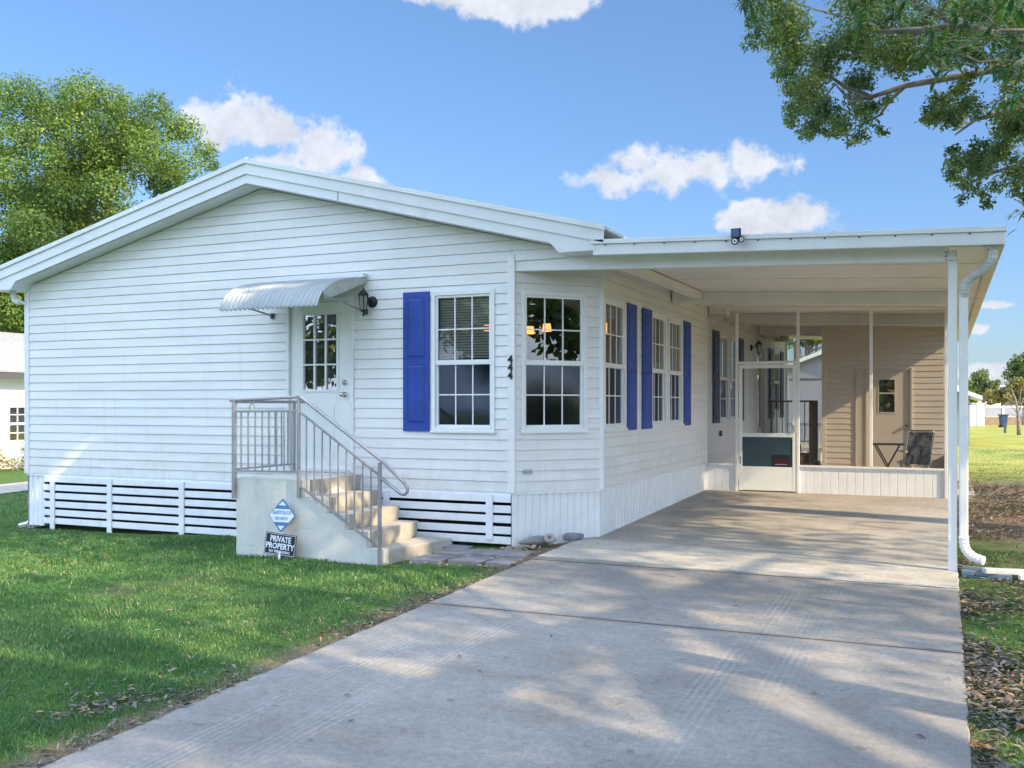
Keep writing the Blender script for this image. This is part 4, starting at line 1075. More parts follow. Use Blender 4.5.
for q in ((-.192, .192, .103, .107), (-.192, .192, -.107, -.103), (-.192, -.188, -.103, .103), (.188, .192, -.103, .103)): m_.box(q[0], q[1], -.0045, -.0032, q[2], q[3])
m_.build('border', M['signwhite'], s2)
txt('PRIVATE', .085, 0, .052, 'signwhite', s2, bold=.0022, fr=fr2, d=-.0045, sx=.85)
txt('PROPERTY', .085, 0, -.022, 'signwhite', s2, bold=.0022, fr=fr2, d=-.0045, sx=.9)
txt('NO TRESPASSING', .036, 0, -.078, 'signwhite', s2, bold=.0006, fr=fr2, d=-.0045, sx=.95)
MB(fr2).box(-.014, .014, .004, .012, -.25, .0).build('stake', M['trim'], s2)

# ------------------------------------------------------------------ solar floodlight on the carport fascia
fl = thing('solar_floodlight', 'small dark solar security light clipped on the carport fascia', 'floodlight', (-1.84, 9.6, 3.0))
MB().box(-1.895, -1.800, 9.52, 9.56, 3.015, 3.105).build('housing', M['black'], fl, bevel=.006)
MB().box(-1.888, -1.815, 9.517, 9.5195, 3.022, 3.098).build('solar_panel', M['solar'], fl)
MB().box(-1.86, -1.825, 9.555, 9.61, 3.0, 3.03).build('bracket', M['black'], fl)
for x, z, yy_, r in ((-1.852, 2.975, 9.50, .034), (-1.792, 2.995, 9.535, .026)):
    h = MB().tube([(x, yy_ + .05, z + .01), (x, yy_ + .01, z), (x, yy_ - .004, z)], [r * .6, r, r * 1.02], 18).build('lamp_head', M['black'], fl, smooth=False)
    MB().tube([(x, yy_ - .0045, z), (x, yy_ - .006, z)], [r * .72, r * .68], 16).build('lens', M['steel'], h)
    MB().tube([(x, yy_ - .0062, z), (x, yy_ - .012, z)], [r * .30, r * .25], 12).build('sensor', M['black'], h)

# ------------------------------------------------------------------ pavers, edging stones and pebbles by the corner
GP = 'stepping stones beside the front steps'
rs = random.Random(9)
P0 = Vector((-5.02, 8.62)); e1 = (Vector((-3.95, 9.10)) - P0); 
cells = []
rows = [((-5.02, 8.72), (-4.58, 8.92)), ((-4.54, 8.94), (-4.14, 9.12))]
def paver(cx, cy, wx, wy, rot, lab):
    z = max(gz(cx + a, cy + b) for a in (-.2, .2) for b in (-.2, .2))
    c, s = math.cos(rot), math.sin(rot)
    fr = lambda p: (cx + p[0] * c - p[1] * s, cy + p[0] * s + p[1] * c, z + p[2])
    m_ = MB(fr); n = 5
    o = MB(fr).hexa([(-wx / 2, -wy / 2, -.05), (wx / 2, -wy / 2, -.05), (wx / 2, wy / 2, -.05), (-wx / 2, wy / 2, -.05), (-wx / 2, -wy / 2, .022 + rs.uniform(-.008, .008)), (wx / 2, -wy / 2, .022 + rs.uniform(-.008, .008)), (wx / 2, wy / 2, .022 + rs.uniform(-.008, .008)), (-wx / 2, wy / 2, .022 + rs.uniform(-.008, .008))])
    o = o.build('stepping_stone', M['stone'], None, base=(cx, cy, z), bevel=.01)
    return tag(o, lab, 'stepping stone', GP)
labs = ['grey square stepping stone touching the bottom step, front row', 'second grey stepping stone from the steps in the front row', 'front row grey stepping stone nearest the driveway edge',
        'back row grey stepping stone touching the bottom step', 'second grey stepping stone from the steps in the back row', 'third grey stepping stone from the steps in the back row', 'back row grey stepping stone at the driveway edge']
k = 0
for r_, (ys_, xs_) in enumerate(((8.98, (-4.88, -4.44, -4.06)), (9.45, (-4.85, -4.50, -4.16)),)):
    for x in xs_:
        paver(x, ys_ + rs.uniform(-.02, .02), .36 if x < -4.1 else .27, .37, rs.uniform(-.04, .04), labs[k]); k += 1
paver(-4.98, 9.72, .30, .22, .05, labs[6].replace('at the driveway edge', 'tucked against the slatted skirting'))
# timber/stone edging along the ribbed skirting
def rock(name, label, cat, c, s, mat, seed, group=None):
    bm = bmesh.new(); bmesh.ops.create_icosphere(bm, subdivisions=3, radius=1); q = random.Random(seed); ph = [q.uniform(0, 6) for _ in range(6)]
    for v in bm.verts:
        d = v.co.copy(); f = 1 + .12 * math.sin(d.x * 3 + ph[0]) + .10 * math.sin(d.y * 4 + ph[1]) + .08 * math.sin(d.z * 5 + ph[2]) + .05 * math.sin(d.x * 9 + ph[3]) * math.sin(d.y * 8 + ph[4])
        v.co = Vector((d.x * s[0] * f, d.y * s[1] * f, d.z * s[2] * f))
    a = q.uniform(0, 3) if len(s) < 4 else s[3]
    bm.transform(Matrix.Rotation(a, 4, 'Z'))
    me = bpy.data.meshes.new(name); bm.to_mesh(me); bm.free(); me.materials.append(mat)
    me.polygons.foreach_set('use_smooth', [True] * len(me.polygons))
    o = bpy.data.objects.new(name, me); o.location = c; COL.objects.link(o); return tag(o, label, cat, group)
rock('edging_stone', 'long grey edging stone against the ribbed corner skirting', 'stone', (-4.13, 10.02, -.12), (.24, .05, .05, .84), M['stone'], 3)
rock('edging_stone', 'short dark grey edging stone at the driveway end of the corner skirting', 'stone', (-3.84, 10.40, -.10), (.13, .05, .045, .84), M['stone'], 5)
ring = MB().tube([(-4.02, 10.12, -.10), (-4.05, 10.18, -.08)], [.085, .085], 18)
ro = thing('terracotta_saucer', 'round brownish clay saucer propped against the corner skirting', 'saucer', (-4.0, 10.1, -.12))
MB().tube([(-3.99, 10.03, -.075), (-3.995, 10.045, -.095), (-4.0, 10.06, -.115)], [.062, .066, .05], 22).build('rim', M['terracotta'], ro)
MB().tube([(-3.9885, 10.025, -.069), (-3.9895, 10.028, -.0735)], [.02, .02], 14).build('centre_hole', M['charcoal'], ro)
pts = []
m_ = MB(); q = random.Random(2)
for i in range(120):
    if i < 80: x = q.gauss(-4.24, .09); y = 9.78 + (x + 4.24) * .55 + q.gauss(0, .05)
    else: x = q.uniform(-5.1, -3.95); y = q.choice([8.74, 9.21, 9.69]) + q.gauss(0, .03)
    r = q.uniform(.010, .028); z = gz(x, y) + r * .4 + (q.uniform(0, .03) if i < 80 else 0)
    bm = bmesh.new(); bmesh.ops.create_icosphere(bm, subdivisions=1, radius=r); vv = [(x + v.co.x * q.uniform(.8, 1.3), y + v.co.y * q.uniform(.8, 1.3), z + v.co.z * .7) for v in bm.verts]
    ff = [tuple(w.index for w in f.verts) for f in bm.faces]; bm.free(); m_.raw(vv, ff)
pb = m_.build('pebbles', M['pebble'], None); tag(pb, 'loose tan pebbles between the stepping stones and along the skirting', None, None, 'stuff')

# downspout extension lying on the ground to the right of the post, and blue splash block
zb = gz(.4, 10.3)
o = thing('splash_block', 'dark blue grey splash block on the ground under the downspout elbow', 'splash block', (.25, 10.1, zb))
m_ = MB(); x0, x1 = .15, .56; ya, yb_ = 9.86, 10.16
m_.hexa([(x0, ya, zb - .03), (x1, ya - .03, zb - .03), (x1, yb_ + .03, zb - .03), (x0, yb_, zb - .03), (x0, ya, zb + .035), (x1, ya - .03, zb + .012), (x1, yb_ + .03, zb + .012), (x0, yb_, zb + .035)])
m_.build('base', M['blueblock'], o, bevel=.01)
for sy, a_, b_ in ((0, ya + .01, ya - .02), (1, yb_ - .01, yb_ + .02)): MB().bar((x0, a_, zb + .045), (x1, b_, zb + .025), .025, .04).build('side_lip', M['blueblock'], o, bevel=.006)
o = thing('loose_gutter_pipe', 'loose length of pale weathered downspout pipe lying right of the carport post', 'pipe', (.7, 10.1, zb))
m_ = MB(); m_.bar((.33, 9.84, zb + .075), (1.35, 10.22, zb + .04), .085, .05); m_.build('pipe', M['palemetal'], o, bevel=.01)
m_ = MB(); m_.bar((.62, 9.86, zb + .03), (1.30, 10.12, zb + .015), .05, .035); m_.build('flange', M['trim'], o)
# ------------------------------------------------------------------ furniture in the porch
tb = thing('folding_table', 'small dark folding table with crossed legs by the porch door', 'table', (-.9, 18.2, -.03))
MB().box(-1.17, -.62, 17.95, 18.45, .690, .712).build('tabletop', M['black'], tb, bevel=.004)
for y in (17.98, 18.42):
    for a, b in (((-1.10, y, .69), (-.72, y, -.03)), ((-.70, y, .69), (-1.08, y, -.03))): MB().bar(a, b, .022).build('leg', M['black'], tb)
MB().bar((-.97, 17.98, .2), (-.97, 18.42, .2), .015).build('stretcher', M['black'], tb)
ch = thing('lawn_chair', 'grey woven folding chair beside the dark table in the screened porch', 'chair', (-.45, 18.1, -.03))
def cf(p): return (-.42 + p[0] * .94 - p[1] * .34, 18.15 + p[0] * .34 + p[1] * .94, -.03 + p[2])
def ribbon(pts, w, name, mat):
    m_ = MB(cf); N = 6; prev = None
    for (y, z) in pts:
        cur = [(-w / 2 + w * k / N, y + .02 * math.cos(PI * (k / N - .5)) , z) for k in range(N + 1)]
        if prev:
            for k in range(N): m_.poly([prev[k], prev[k + 1], cur[k + 1], cur[k]])
        prev = cur
    o = m_.build(name, M[mat], ch); s = o.modifiers.new('t', 'SOLIDIFY'); s.thickness = .012; return o
ribbon([(.04, .40), (-.04, .55), (-.11, .72), (-.17, .90), (-.185, .95)], .40, 'backrest', 'chairmesh')
ribbon([(.04, .40), (.2, .38), (.36, .39), (.46, .43)], .42, 'seat', 'chairmesh')
for s in (-1, 1):
    x = s * .22
    MB(cf).tube([(x, .05, .36), (x, -.05, .57), (x, -.13, .78), (x, -.20, .95), (x * .8, -.205, .975)], .012, 8).build('back_frame', M['chairframe'], ch)
    MB(cf).tube([(x, -.28, 0), (x, .10, .34), (x, .42, .42)], .012, 8).build('leg', M['chairframe'], ch)
    MB(cf).tube([(x, .40, 0), (x, .20, .30), (x, -.05, .55)], .012, 8).build('leg', M['chairframe'], ch)
    MB(cf).box(x - .025, x + .025, -.12, .34, .60, .625).build('armrest', M['chairframe'], ch)
MB(cf).tube([(-.18, -.205, .975), (.18, -.205, .975)], .014, 8).build('top_bar', M['black'], ch)

# porch steps at the side door
ps = thing('porch_steps', 'brown wooden steps with dark railing at the side door of the porch', 'steps', (-3.1, 21, -.03))
for k, (x1, z) in enumerate(((-2.45, .17), (-2.65, .34), (-2.85, .52))): MB().box(-3.62, x1, 20.9 - .02 * (2 - k), 22.0, -.03 if k == 0 else z - .17, z).build('tread', M['wood'], ps)
for x, y in ((-3.30, 20.85), (-2.52, 20.85), (-2.52, 22.0)): MB().box(x - .02, x + .02, y - .02, y + .02, -.03, 1.46).build('post', M['dark_rail'], ps)
MB().box(-3.32, -2.50, 20.83, 20.87, 1.44, 1.475).build('handrail', M['dark_rail'], ps); MB().box(-2.54, -2.50, 20.87, 22, 1.44, 1.475).build('handrail', M['dark_rail'], ps)
MB().box(-3.32, -2.50, 20.84, 20.86, .62, .64).build('rail_bar', M['dark_rail'], ps)
for k in range(1, 7): x = -3.30 + .78 * k / 7; MB().box(x - .008, x + .008, 20.842, 20.858, .64, 1.44).build('baluster', M['dark_rail'], ps)
for k in range(1, 8): y = 20.87 + 1.13 * k / 8; MB().box(-2.53, -2.51, y - .03, y + .03, .2, 1.44).build('baluster', M['wood'], ps)

# lit lamps behind the glass
cd = thing('chandelier', 'lit chandelier with small orange shades behind the front corner windows', 'chandelier', (-5.2, 12.3, 2.4))
cx, cy, cz = -5.30, 12.1, 2.42
MB().tube([(cx, cy, 2.98), (cx, cy, 2.45), (cx, cy, 2.30)], [.012, .014, .03], 8).build('stem', M['charcoal'], cd)
for k in range(5):
    a = k * 2 * PI / 5 + .25; x, y = cx + .42 * math.cos(a), cy + .42 * math.sin(a)
    MB().tube([(cx, cy, 2.33), (cx + .2 * math.cos(a), cy + .2 * math.sin(a), 2.27), (x, y, 2.36)], .008, 6).build('arm', M['charcoal'], cd)
    MB().tube([(x, y, 2.38), (x, y, 2.48)], [.065, .05], 12, cap=False).build('lamp_shade', M['lit'], cd)
pn = thing('pendant_lamp', 'single bright lit lamp seen through the first side window', 'pendant lamp', (-4.5, 13.9, 2.4))
cx, cy = -4.50, 13.55
MB().tube([(cx, cy, 2.98), (cx, cy, 2.58)], .008, 6).build('cord', M['charcoal'], pn)
MB().tube([(cx, cy, 2.42), (cx, cy, 2.58)], [.08, .05], 14, cap=False).build('lamp_shade', M['lit'], pn)
MB().tube([(cx, cy, 2.44), (cx, cy, 2.47), (cx, cy, 2.51)], [.02, .035, .02], 10).build('bulb', M['bulb'], pn)
# ------------------------------------------------------------------ neighbour on the left
nh = thing('neighbour_house', 'bright white stucco house with pale roof and small window beyond the left corner', 'house', (-23, 18.8, -.5))
nx0 = -23.0; gzn = -.55
nw = Wall((nx0, 12), (nx0, 30)); 
nhole = (None)
yw0, yw1 = None, None
def onx(px, py):
    r = FWD + RGT * ((px - 512) / F_PX); k = nx0 / r.x; return r.y * k, ZC + (HOR - py) / F_PX * k
ya, za = onx(7.5, 405.5); yb2, zb2 = onx(40, 441)
_, zt = onx(15, 378); _, zf = onx(15, 373)
ua, ub = ya - 12, ya - 12 + .95
w_ = MB(nw); H_ = (ua, ub, zb2, za)
for a, b, c, d in ((0, ua, gzn, zt), (ub, 18, gzn, zt), (ua, ub, gzn, zb2), (ua, ub, za, zt)): w_.poly([(a, 0, c), (b, 0, c), (b, 0, d), (a, 0, d)])
w_.poly([(0, 0, gzn), (0, -9, gzn), (0, -9, zt), (0, 0, zt)]); w_.poly([(18, 0, gzn), (18, -9, gzn), (18, -9, zt), (18, 0, zt)])
w_.build('wall', M['neighbour'], nh)
f = MB(nw); k = .05
f.box(ua, ua + k, -.05, .03, zb2, za); f.box(ub - k, ub, -.05, .03, zb2, za); f.box(ua + k, ub - k, -.05, .03, za - k, za); f.box(ua + k, ub - k, -.05, .03, zb2, zb2 + k); f.box(ua + k, ub - k, -.045, .02, (za + zb2) / 2 - .03, (za + zb2) / 2 + .03)
for i in (1, 2): x = ua + (ub - ua) * i / 3; f.box(x - .012, x + .012, -.03, 0, zb2, za)
for z in (.25, .75): f.box(ua, ub, -.03, -.005, zb2 + (za - zb2) * z - .012, zb2 + (za - zb2) * z + .012)
wf = f.build('window', M['trim'], nh); MB(nw).poly([(ua, -.02, zb2), (ub, -.02, zb2), (ub, -.02, za), (ua, -.02, za)]).build('pane', glass_mat('neighbour_glass', (.35, .38, .4), .15), wf)
MB(nw).box(ua, ub, -.5, -.45, zb2, za).build('room_backing', M['interior'], wf)
MB(nw).box(-.6, 18.6, .42, .50, zt - .02, zf).build('fascia', M['charcoal'], nh)
MB(nw).box(-.6, 18.6, .0, .42, zt + .01, zt + .03).build('soffit', M['neighbour'], nh)
r = MB(nw); r.hexa([(-.6, .52, zf), (18.6, .52, zf), (18.6, -4.6, zf + 1.42), (-.6, -4.6, zf + 1.42), (-.6, .52, zf + .05), (18.6, .52, zf + .05), (18.6, -4.6, zf + 1.47), (-.6, -4.6, zf + 1.47)])
r.hexa([(-.6, -4.6, zf + 1.42), (18.6, -4.6, zf + 1.42), (18.6, -9.6, zf), (-.6, -9.6, zf), (-.6, -4.6, zf + 1.47), (18.6, -4.6, zf + 1.47), (18.6, -9.6, zf + .05), (-.6, -9.6, zf + .05)])
r.build('roof', M['shingle'], nh)
rd = MB(); 
for (a, b) in ((8, 12), (12, 16), (16, 20), (20, 26)):
    rd.poly([(-18.6, a, gz(-18.6, a) + .03), (-17.0, a, gz(-17, a) + .03), (-17.0, b, gz(-17, b) + .03), (-18.6, b, gz(-18.6, b) + .03)])
rd = rd.build('side_path', M['concrete']); rd['kind'] = 'structure'
# flowering shrub against the neighbour's wall
def shrub(name, label, base, crown, mat, per, leaf, seed, cat='shrub', group=None):
    t_ = thing(name, label, cat, base, group); rs_ = random.Random(seed); m_ = MB()
    for c in rs_.sample(crown, min(len(crown), 7)): m_.tube([base, ((base[0] + c[0]) / 2, (base[1] + c[1]) / 2, base[2] + (c[2] - base[2]) * .6), c[:3]], [.03, .02, .008], 5)
    m_.build('stem', M['bark'], t_)
    P, T, N = clump_leaves(crown, per, .3); leaf_mesh('foliage', P, leaf, mat, t_, T, N, .5); return t_
y_, z_ = onx(8, 470); q = random.Random(3)
shrub('shrub', 'low yellow green shrub at the foot of the neighbour\'s white wall', (nx0 + .9, y_ - .2, -.5), [(nx0 + .9 + q.gauss(0, .22), y_ - .2 + q.gauss(0, .55), -.35 + abs(q.gauss(0, .35)), q.uniform(.18, .3)) for _ in range(16)], M['yellow_leaf'], 2200, .07, 3)

# ------------------------------------------------------------------ trees
# large leafy tree behind the house on the left
c = at_depth(88, 262, 36); 
cl_ = crown_clumps(c, (5.2, 4.2, 5.9), 125, .65, 1.05, seed=5)
cl_ += [(*at_depth(px, py, 35 + q.uniform(-1.5, 1.5)), r_ / 975 * 35) for px, py, r_ in ((60, 118, 24), (75, 130, 24), (20, 125, 26), (95, 125, 22), (10, 140, 26), (100, 150, 24), (130, 135, 22), (45, 140, 24), (25, 95, 26), (-10, 95, 30), (50, 110, 25), (85, 92, 24), (75, 98, 26), (112, 100, 20), (125, 112, 22), (155, 105, 18), (165, 125, 24), (185, 130, 20), (205, 150, 14), (210, 165, 12), (180, 165, 24), (150, 150, 26),
                                                                                   (15, 270, 30), (10, 310, 26), (-15, 300, 34), (40, 250, 30), (-20, 200, 36), (60, 200, 30))]
tree('broadleaf_tree', 'large sunlit leafy tree rising behind the left side of the house', 'tree', (c.x, c.y, -.5), 0, [x for x in cl_ if x[2] > 2.4], .42, M['oak_leaf'], 1500, .125, 5, trunk_top=(c.x, c.y, 8.0), inner=.35)
# lower tree behind the neighbour's roof
c = at_depth(-20, 345, 44); tree('bushy_tree', 'dark green bushy tree between the neighbour\'s roof and the big tree', 'tree', (c.x, c.y, -.5), 0, crown_clumps((c.x, c.y, 3.6), (5, 4, 2.6), 60, .8, 1.2, seed=8), .25, M['mid_leaf'], 420, .22, 8, trunk_top=(c.x, c.y, 3.2))

# live oak to the right whose branches reach over the carport
OB = (5.2, 12.4, -.3)
br = thing('live_oak', 'live oak off to the right whose leafy branches hang over the carport roof', 'tree', OB)
q = random.Random(21)
m_ = MB(); m_.tube([OB, (5.1, 12.4, 2), (4.9, 12.3, 4), (4.6, 12.3, 5.6), (4.5, 12.5, 7.5)], [.34, .27, .24, .2, .12], 12)
B = lambda px, py, d: tuple(at_depth(px, py, d))
m_.tube([(4.75, 12.3, 4.6), B(1100, 50, 12.6), B(1030, 62, 12.5), B(960, 76, 12.6), B(905, 86, 12.8), B(872, 97, 13), B(846, 88, 13), B(822, 70, 13), B(800, 50, 13.1)], [.15, .10, .062, .045, .036, .032, .026, .016, .008], 8)
m_.tube([B(872, 97, 13), B(850, 100, 13.2), B(835, 84, 13.2), B(815, 110, 13.3)], [.04, .03, .02, .01], 7)
m_.tube([B(905, 86, 12.8), B(890, 100, 12.9), B(880, 115, 12.9), B(862, 125, 13)], [.03, .025, .015, .008], 7)
m_.tube([(4.7, 12.3, 4.9), B(1080, 45, 12), B(1010, 42, 12), B(965, 25, 12), B(915, 4, 12), B(870, -25, 12.2)], [.16, .10, .065, .055, .045, .03], 8)
m_.tube([B(965, 25, 12), B(920, 30, 12.4), B(880, 32, 12.6), B(850, 18, 12.8), B(810, 8, 13)], [.06, .045, .035, .025, .012], 7)
m_.tube([(4.75, 12.3, 4.4), B(1060, 120, 13), B(1010, 110, 13), B(975, 120, 13), B(955, 135, 13.1)], [.09, .06, .04, .025, .01], 7)
m_.tube([B(1060, 120, 13), B(1020, 165, 13), B(985, 175, 13), B(960, 190, 13.2)], [.05, .035, .02, .008], 7)
m_.build('trunk', M['bark'], br, smooth=True)
spots = [(752, 6, 16), (775, 60, 14), (785, 75, 16), (790, 95, 14), (772, 28, 20), (870, 45, 28), (900, 60, 20), (905, 50, 26), (925, 15, 26), (960, 35, 26), (995, 45, 26), (1005, 70, 22), (960, 85, 18), (935, 98, 14), (928, 112, 10), (940, 120, 14), (948, 160, 12), (960, 160, 16), (990, 165, 20), (1010, 130, 24), (1000, 5, 26), (960, 0, 26), (815, 128, 14), (790, 120, 12), (808, 135, 10), (762, 14, 20), (790, 20, 34), (815, 45, 34), (792, 55, 22), (800, 85, 26), (840, 20, 34), (845, 60, 30), (800, 108, 20), (822, 112, 26), (842, 122, 20), (862, 128, 17), (878, 132, 10), (872, 112, 16), (850, 100, 22),
         (880, 25, 30), (885, 60, 26), (915, 35, 28), (925, 62, 20), (950, 15, 28), (985, 20, 28), (1015, 30, 30), (940, 48, 22), (975, 55, 20), (780, 40, 20), (860, 5, 26), (905, 5, 26), (820, 70, 26), (812, 95, 22), (868, 85, 16), (890, 100, 9),
         (945, 105, 20), (968, 102, 22), (1000, 95, 26), (1020, 115, 26), (985, 125, 24), (955, 122, 15), (1005, 148, 22), (975, 148, 18), (955, 175, 15), (978, 178, 20), (1005, 182, 22), (965, 188, 13), (985, 198, 10), (1024, 170, 20), (1018, 75, 20), (1030, 195, 16), (830, 134, 10), (855, 140, 8), (1045, 140, 26), (1050, 100, 26), (1060, 60, 30), (1055, 180, 20)]
cl_ = []
for px, py, r_ in spots:
    for _ in range(3):
        d_ = 13 + q.uniform(-1.1, 1.3); p = at_depth(px + q.gauss(0, r_ * .4), py + q.gauss(0, r_ * .35), d_); cl_.append((*p, r_ / 975 * 13 * q.uniform(.5, .8)))
P, T, N = clump_leaves(cl_, 5400, .1, .85)
leaf_mesh('crown', P, .066, M['dark_leaf'], br, T, N, .42)
# the rest of that oak, beyond the frame
cl_ = [c_ for c_ in crown_clumps((5.6, 11.8, 8.2), (4.2, 4.6, 3.4), 90, .6, 1.0, seed=31) if (lambda s_: s_ is None or s_[0] > 1040 or s_[1] < -60)(project(c_))]
P, T, N = clump_leaves(cl_, 330, .3); leaf_mesh('crown', P, .11, M['dark_leaf'], br, T, N, .45)

# nearer tree with long glossy leaves, only its lowest sprays in view
NB = (4.3, 4.6, -.3)
nt = thing('long_leaved_tree', 'nearer tree with long dark glossy leaves hanging in at the top right', 'tree', NB)
m_ = MB(); m_.tube([NB, (4.2, 4.7, 2.2), (4.0, 4.9, 4.2), (3.9, 5.0, 6)], [.16, .14, .12, .08], 10)
m_.tube([(4.05, 4.85, 3.9), B(1120, 10, 6.6), B(1050, 30, 6.5), B(1000, 30, 6.4), B(965, 45, 6.4), B(945, 58, 6.4)], [.05, .03, .014, .009, .006, .004], 6)
m_.tube([B(1050, 30, 6.5), B(1000, 60, 6.5), B(980, 62, 6.5), B(955, 52, 6.4)], [.012, .008, .006, .004], 6)
m_.tube([(4.0, 4.9, 4.3), B(1080, -40, 6.8), B(980, -30, 6.8), B(900, -12, 6.8), B(860, -5, 6.9), B(760, -6, 8)], [.05, .035, .02, .012, .008, .003], 6)
m_.tube([B(1000, 30, 6.4), B(985, 15, 6.4), B(960, 5, 6.4)], [.008, .005, .003], 5)
m_.build('trunk', M['bark'], nt, smooth=True)
V = []; FF = []; TN = []
def long_leaf(base, d, L, w, up):
    d = d.normalized(); s = d.cross(up).normalized(); n = s.cross(d); i = len(V)
    for t_, ww, dz in ((0, .15, 0), (.3, 1, .04), (.65, .85, .0), (1, .02, -.14)):
        c_ = base + d * L * t_ + n * L * dz
        V.extend([c_ - s * w * ww / 2 + n * w * .12, c_ + s * w * ww / 2 + n * w * .12])
    tv = min(1, max(0, q.gauss(.45, .22)))
    for k in range(3): FF.append((i + 2 * k, i + 2 * k + 1, i + 2 * k + 3, i + 2 * k + 2)); TN.append(tv)
spr = [(905, 8), (925, 15), (945, 42), (935, 55), (950, 62), (925, 50), (965, 40), (985, 12), (960, 12), (1000, 18), (1015, 30), (1005, 45), (990, 32), (1018, 8), (975, 0), (1010, 0), (945, 2), (870, 6), (862, 16), (885, 2), (1022, 52), (940, 68), (1000, 68), (1022, 90), (1020, 66), (960, 55), (912, 0), (1024, 212), (1026, 108), (930, 35), (985, 45), (855, 3), (1012, 102), (992, 4), (970, 25)]
for px, py in spr:
    d_ = 6.5 + q.uniform(-.5, .6); b_ = at_depth(px, py, d_)
    for k in range(22):
        a = q.uniform(0, 2 * PI); dr_ = Vector((math.cos(a), math.sin(a), q.uniform(-1.1, .6)))
        long_leaf(b_ + Vector((q.gauss(0, .03), q.gauss(0, .03), q.gauss(0, .04))), dr_, q.uniform(.07, .14), q.uniform(.018, .030), Vector((0, 0, 1)))
for px, py in ((742, 4), (752, 10), (748, -2), (760, 2)):
    b_ = at_depth(px, py, 8)
    for k in range(12): a = q.uniform(0, 2 * PI); long_leaf(b_, Vector((math.cos(a) * .6, math.sin(a) * .6, q.uniform(-1.4, .2))), q.uniform(.10, .17), .018, Vector((0, 0, 1)))
for k in range(260):                                   # out of frame part of its crown
    b_ = Vector((q.gauss(4.0, 1.1), q.gauss(5.0, 1.1), q.gauss(5.9, .6)))
    if (project(b_) or (0, -99))[1] > -30 and (project(b_) or (9999, 0))[0] < 1050: continue
    for j in range(12): a = q.uniform(0, 2 * PI); long_leaf(b_, Vector((math.cos(a), math.sin(a), q.uniform(-1.2, .3))), q.uniform(.10, .16), .022, Vector((0, 0, 1)))
me = bpy.data.meshes.new('crown'); me.from_pydata([tuple(v - Vector(NB)) for v in V], [], FF); at_ = me.attributes.new('tint', 'FLOAT', 'FACE'); at_.data.foreach_set('value', TN); me.materials.append(M['long_leaf'])
link(bpy.data.objects.new('crown', me), nt)

# big shade oak beside the photographer: everything of it is above or beside the frame; it shades the front of the house
SB = (8.2, 2.2, -.3)
sh = thing('unseen_shade_oak', 'unseen spreading oak beside the drive that shades the front of the house', 'tree', SB)
cl_ = []; q = random.Random(77)
while len(cl_) < 430:
    p = (q.uniform(-6.5, 16), q.uniform(-5.5, 12.5), q.uniform(5.2, 13))
    e = ((p[0] - 5.5) / 11.5) ** 2 + ((p[1] - 4.2) / 8.6) ** 2 + ((p[2] - 7.8) / 5) ** 2
    if e > 1 or e < .12: continue
    s_ = project(p)
    if s_ is not None and s_[1] > -130 and -260 < s_[0] < 1250: continue
    cl_.append((*p, q.uniform(.75, 1.25)))
limbs = [c_[:3] for c_ in q.sample([k_ for k_ in cl_ if k_[1] < 2.2 or k_[0] > 9.5], 16)]
trunk_mesh(SB, (7.4, 2.3, 6.2), .42, limbs, 3).build('trunk', M['bark'], sh, smooth=True)
for k in range(520):                                   # thicker foliage towards the house front
    if k % 4: p0 = Vector((q.uniform(-12.2, -4.2), 9.9, q.uniform(.2, 4.4)))
    else: p0 = Vector((-3.65, q.uniform(10, 16), q.uniform(-.1, 1.2)))
    p = p0 + SUN * q.uniform(11, 24); s_ = project(p)
    if s_ is not None and s_[1] > -110 and -260 < s_[0] < 1250: continue
    cl_.append((p.x, p.y, p.z, q.uniform(.6, 1.0)))
P, T, N = clump_leaves(cl_, SHADE_DENS, .1)
# gaps in the canopy where the sun comes through
S = np.array(SUN)
gaps = []
def gap(p, r): gaps.append((np.array(p, float), r))
for x, y, r_ in ((.0, 5.5, .42), (.5, 5.4, .5), (-.45, 5.35, .30), (-.2, 5.2, .35), (.8, 5.0, .4), (1.0, 5.6, .5), (.6, 6.2, .25), (-.2, 9.3, .10), (-1.6, 7.25, .12), (-1.3, 6.6, .10), (-.7, 6.5, .10), (-2.4, 7.2, .10), (-2.2, 8.6, .13), (-3.1, 5.3, .10), (-2.5, 4.9, .12),
                (-1.2, 5.2, .10), (-.5, 12, .12), (-1.2, 12.6, .12), (-2.0, 13.2, .12), (-.9, 13.6, .15), (-.3, 14.4, .2), (-1.5, 14.6, .14), (-.6, 15.4, .2), (-2.4, 15.2, .15), (-1.9, 15.8, .12), (-.2, 13.2, .15), (-.4, 10.8, .10), (-2.6, 9.8, .12)): gap((x, y, drv(y)), r_)
rr = random.Random(5)
for k in range(26): x = rr.uniform(-12.5, -4.2); y = 7.6 + rr.gauss(0, .28) + .03 * (x + 8); gap((x, y, lawn(x, y)), rr.uniform(.22, .42))
for k in range(34): x = rr.uniform(-11, -4.6); y = rr.uniform(4.3, 7.3); gap((x, y, lawn(x, y)), rr.uniform(.08, .20))
for k in range(10): x = rr.uniform(-10, -5); y = rr.uniform(8.2, 9.4); gap((x, y, lawn(x, y)), rr.uniform(.06, .12))
for z in (.42, .5, .56): gap((-11.7 + z, YF, z), .12)
for x, y, z, r_ in ((-5.9, 9.2, .33, .3), (-5.6, 9.3, .15, .3), (-5.4, 9.3, .0, .25), (-7.2, 9.2, 2.75, .10), (-6.8, 9.2, 2.75, .07), (-7.4, 9.0, 2.6, .07), (-.4, YS, .25, .14), (-.15, YS, .2, .2), (-.7, YS, .3, .1), (-4.6, 8.2, -.2, .12), (-4.3, 7.8, -.2, .1)): gap((x, y, z), r_)
keep = np.ones(len(P), bool)
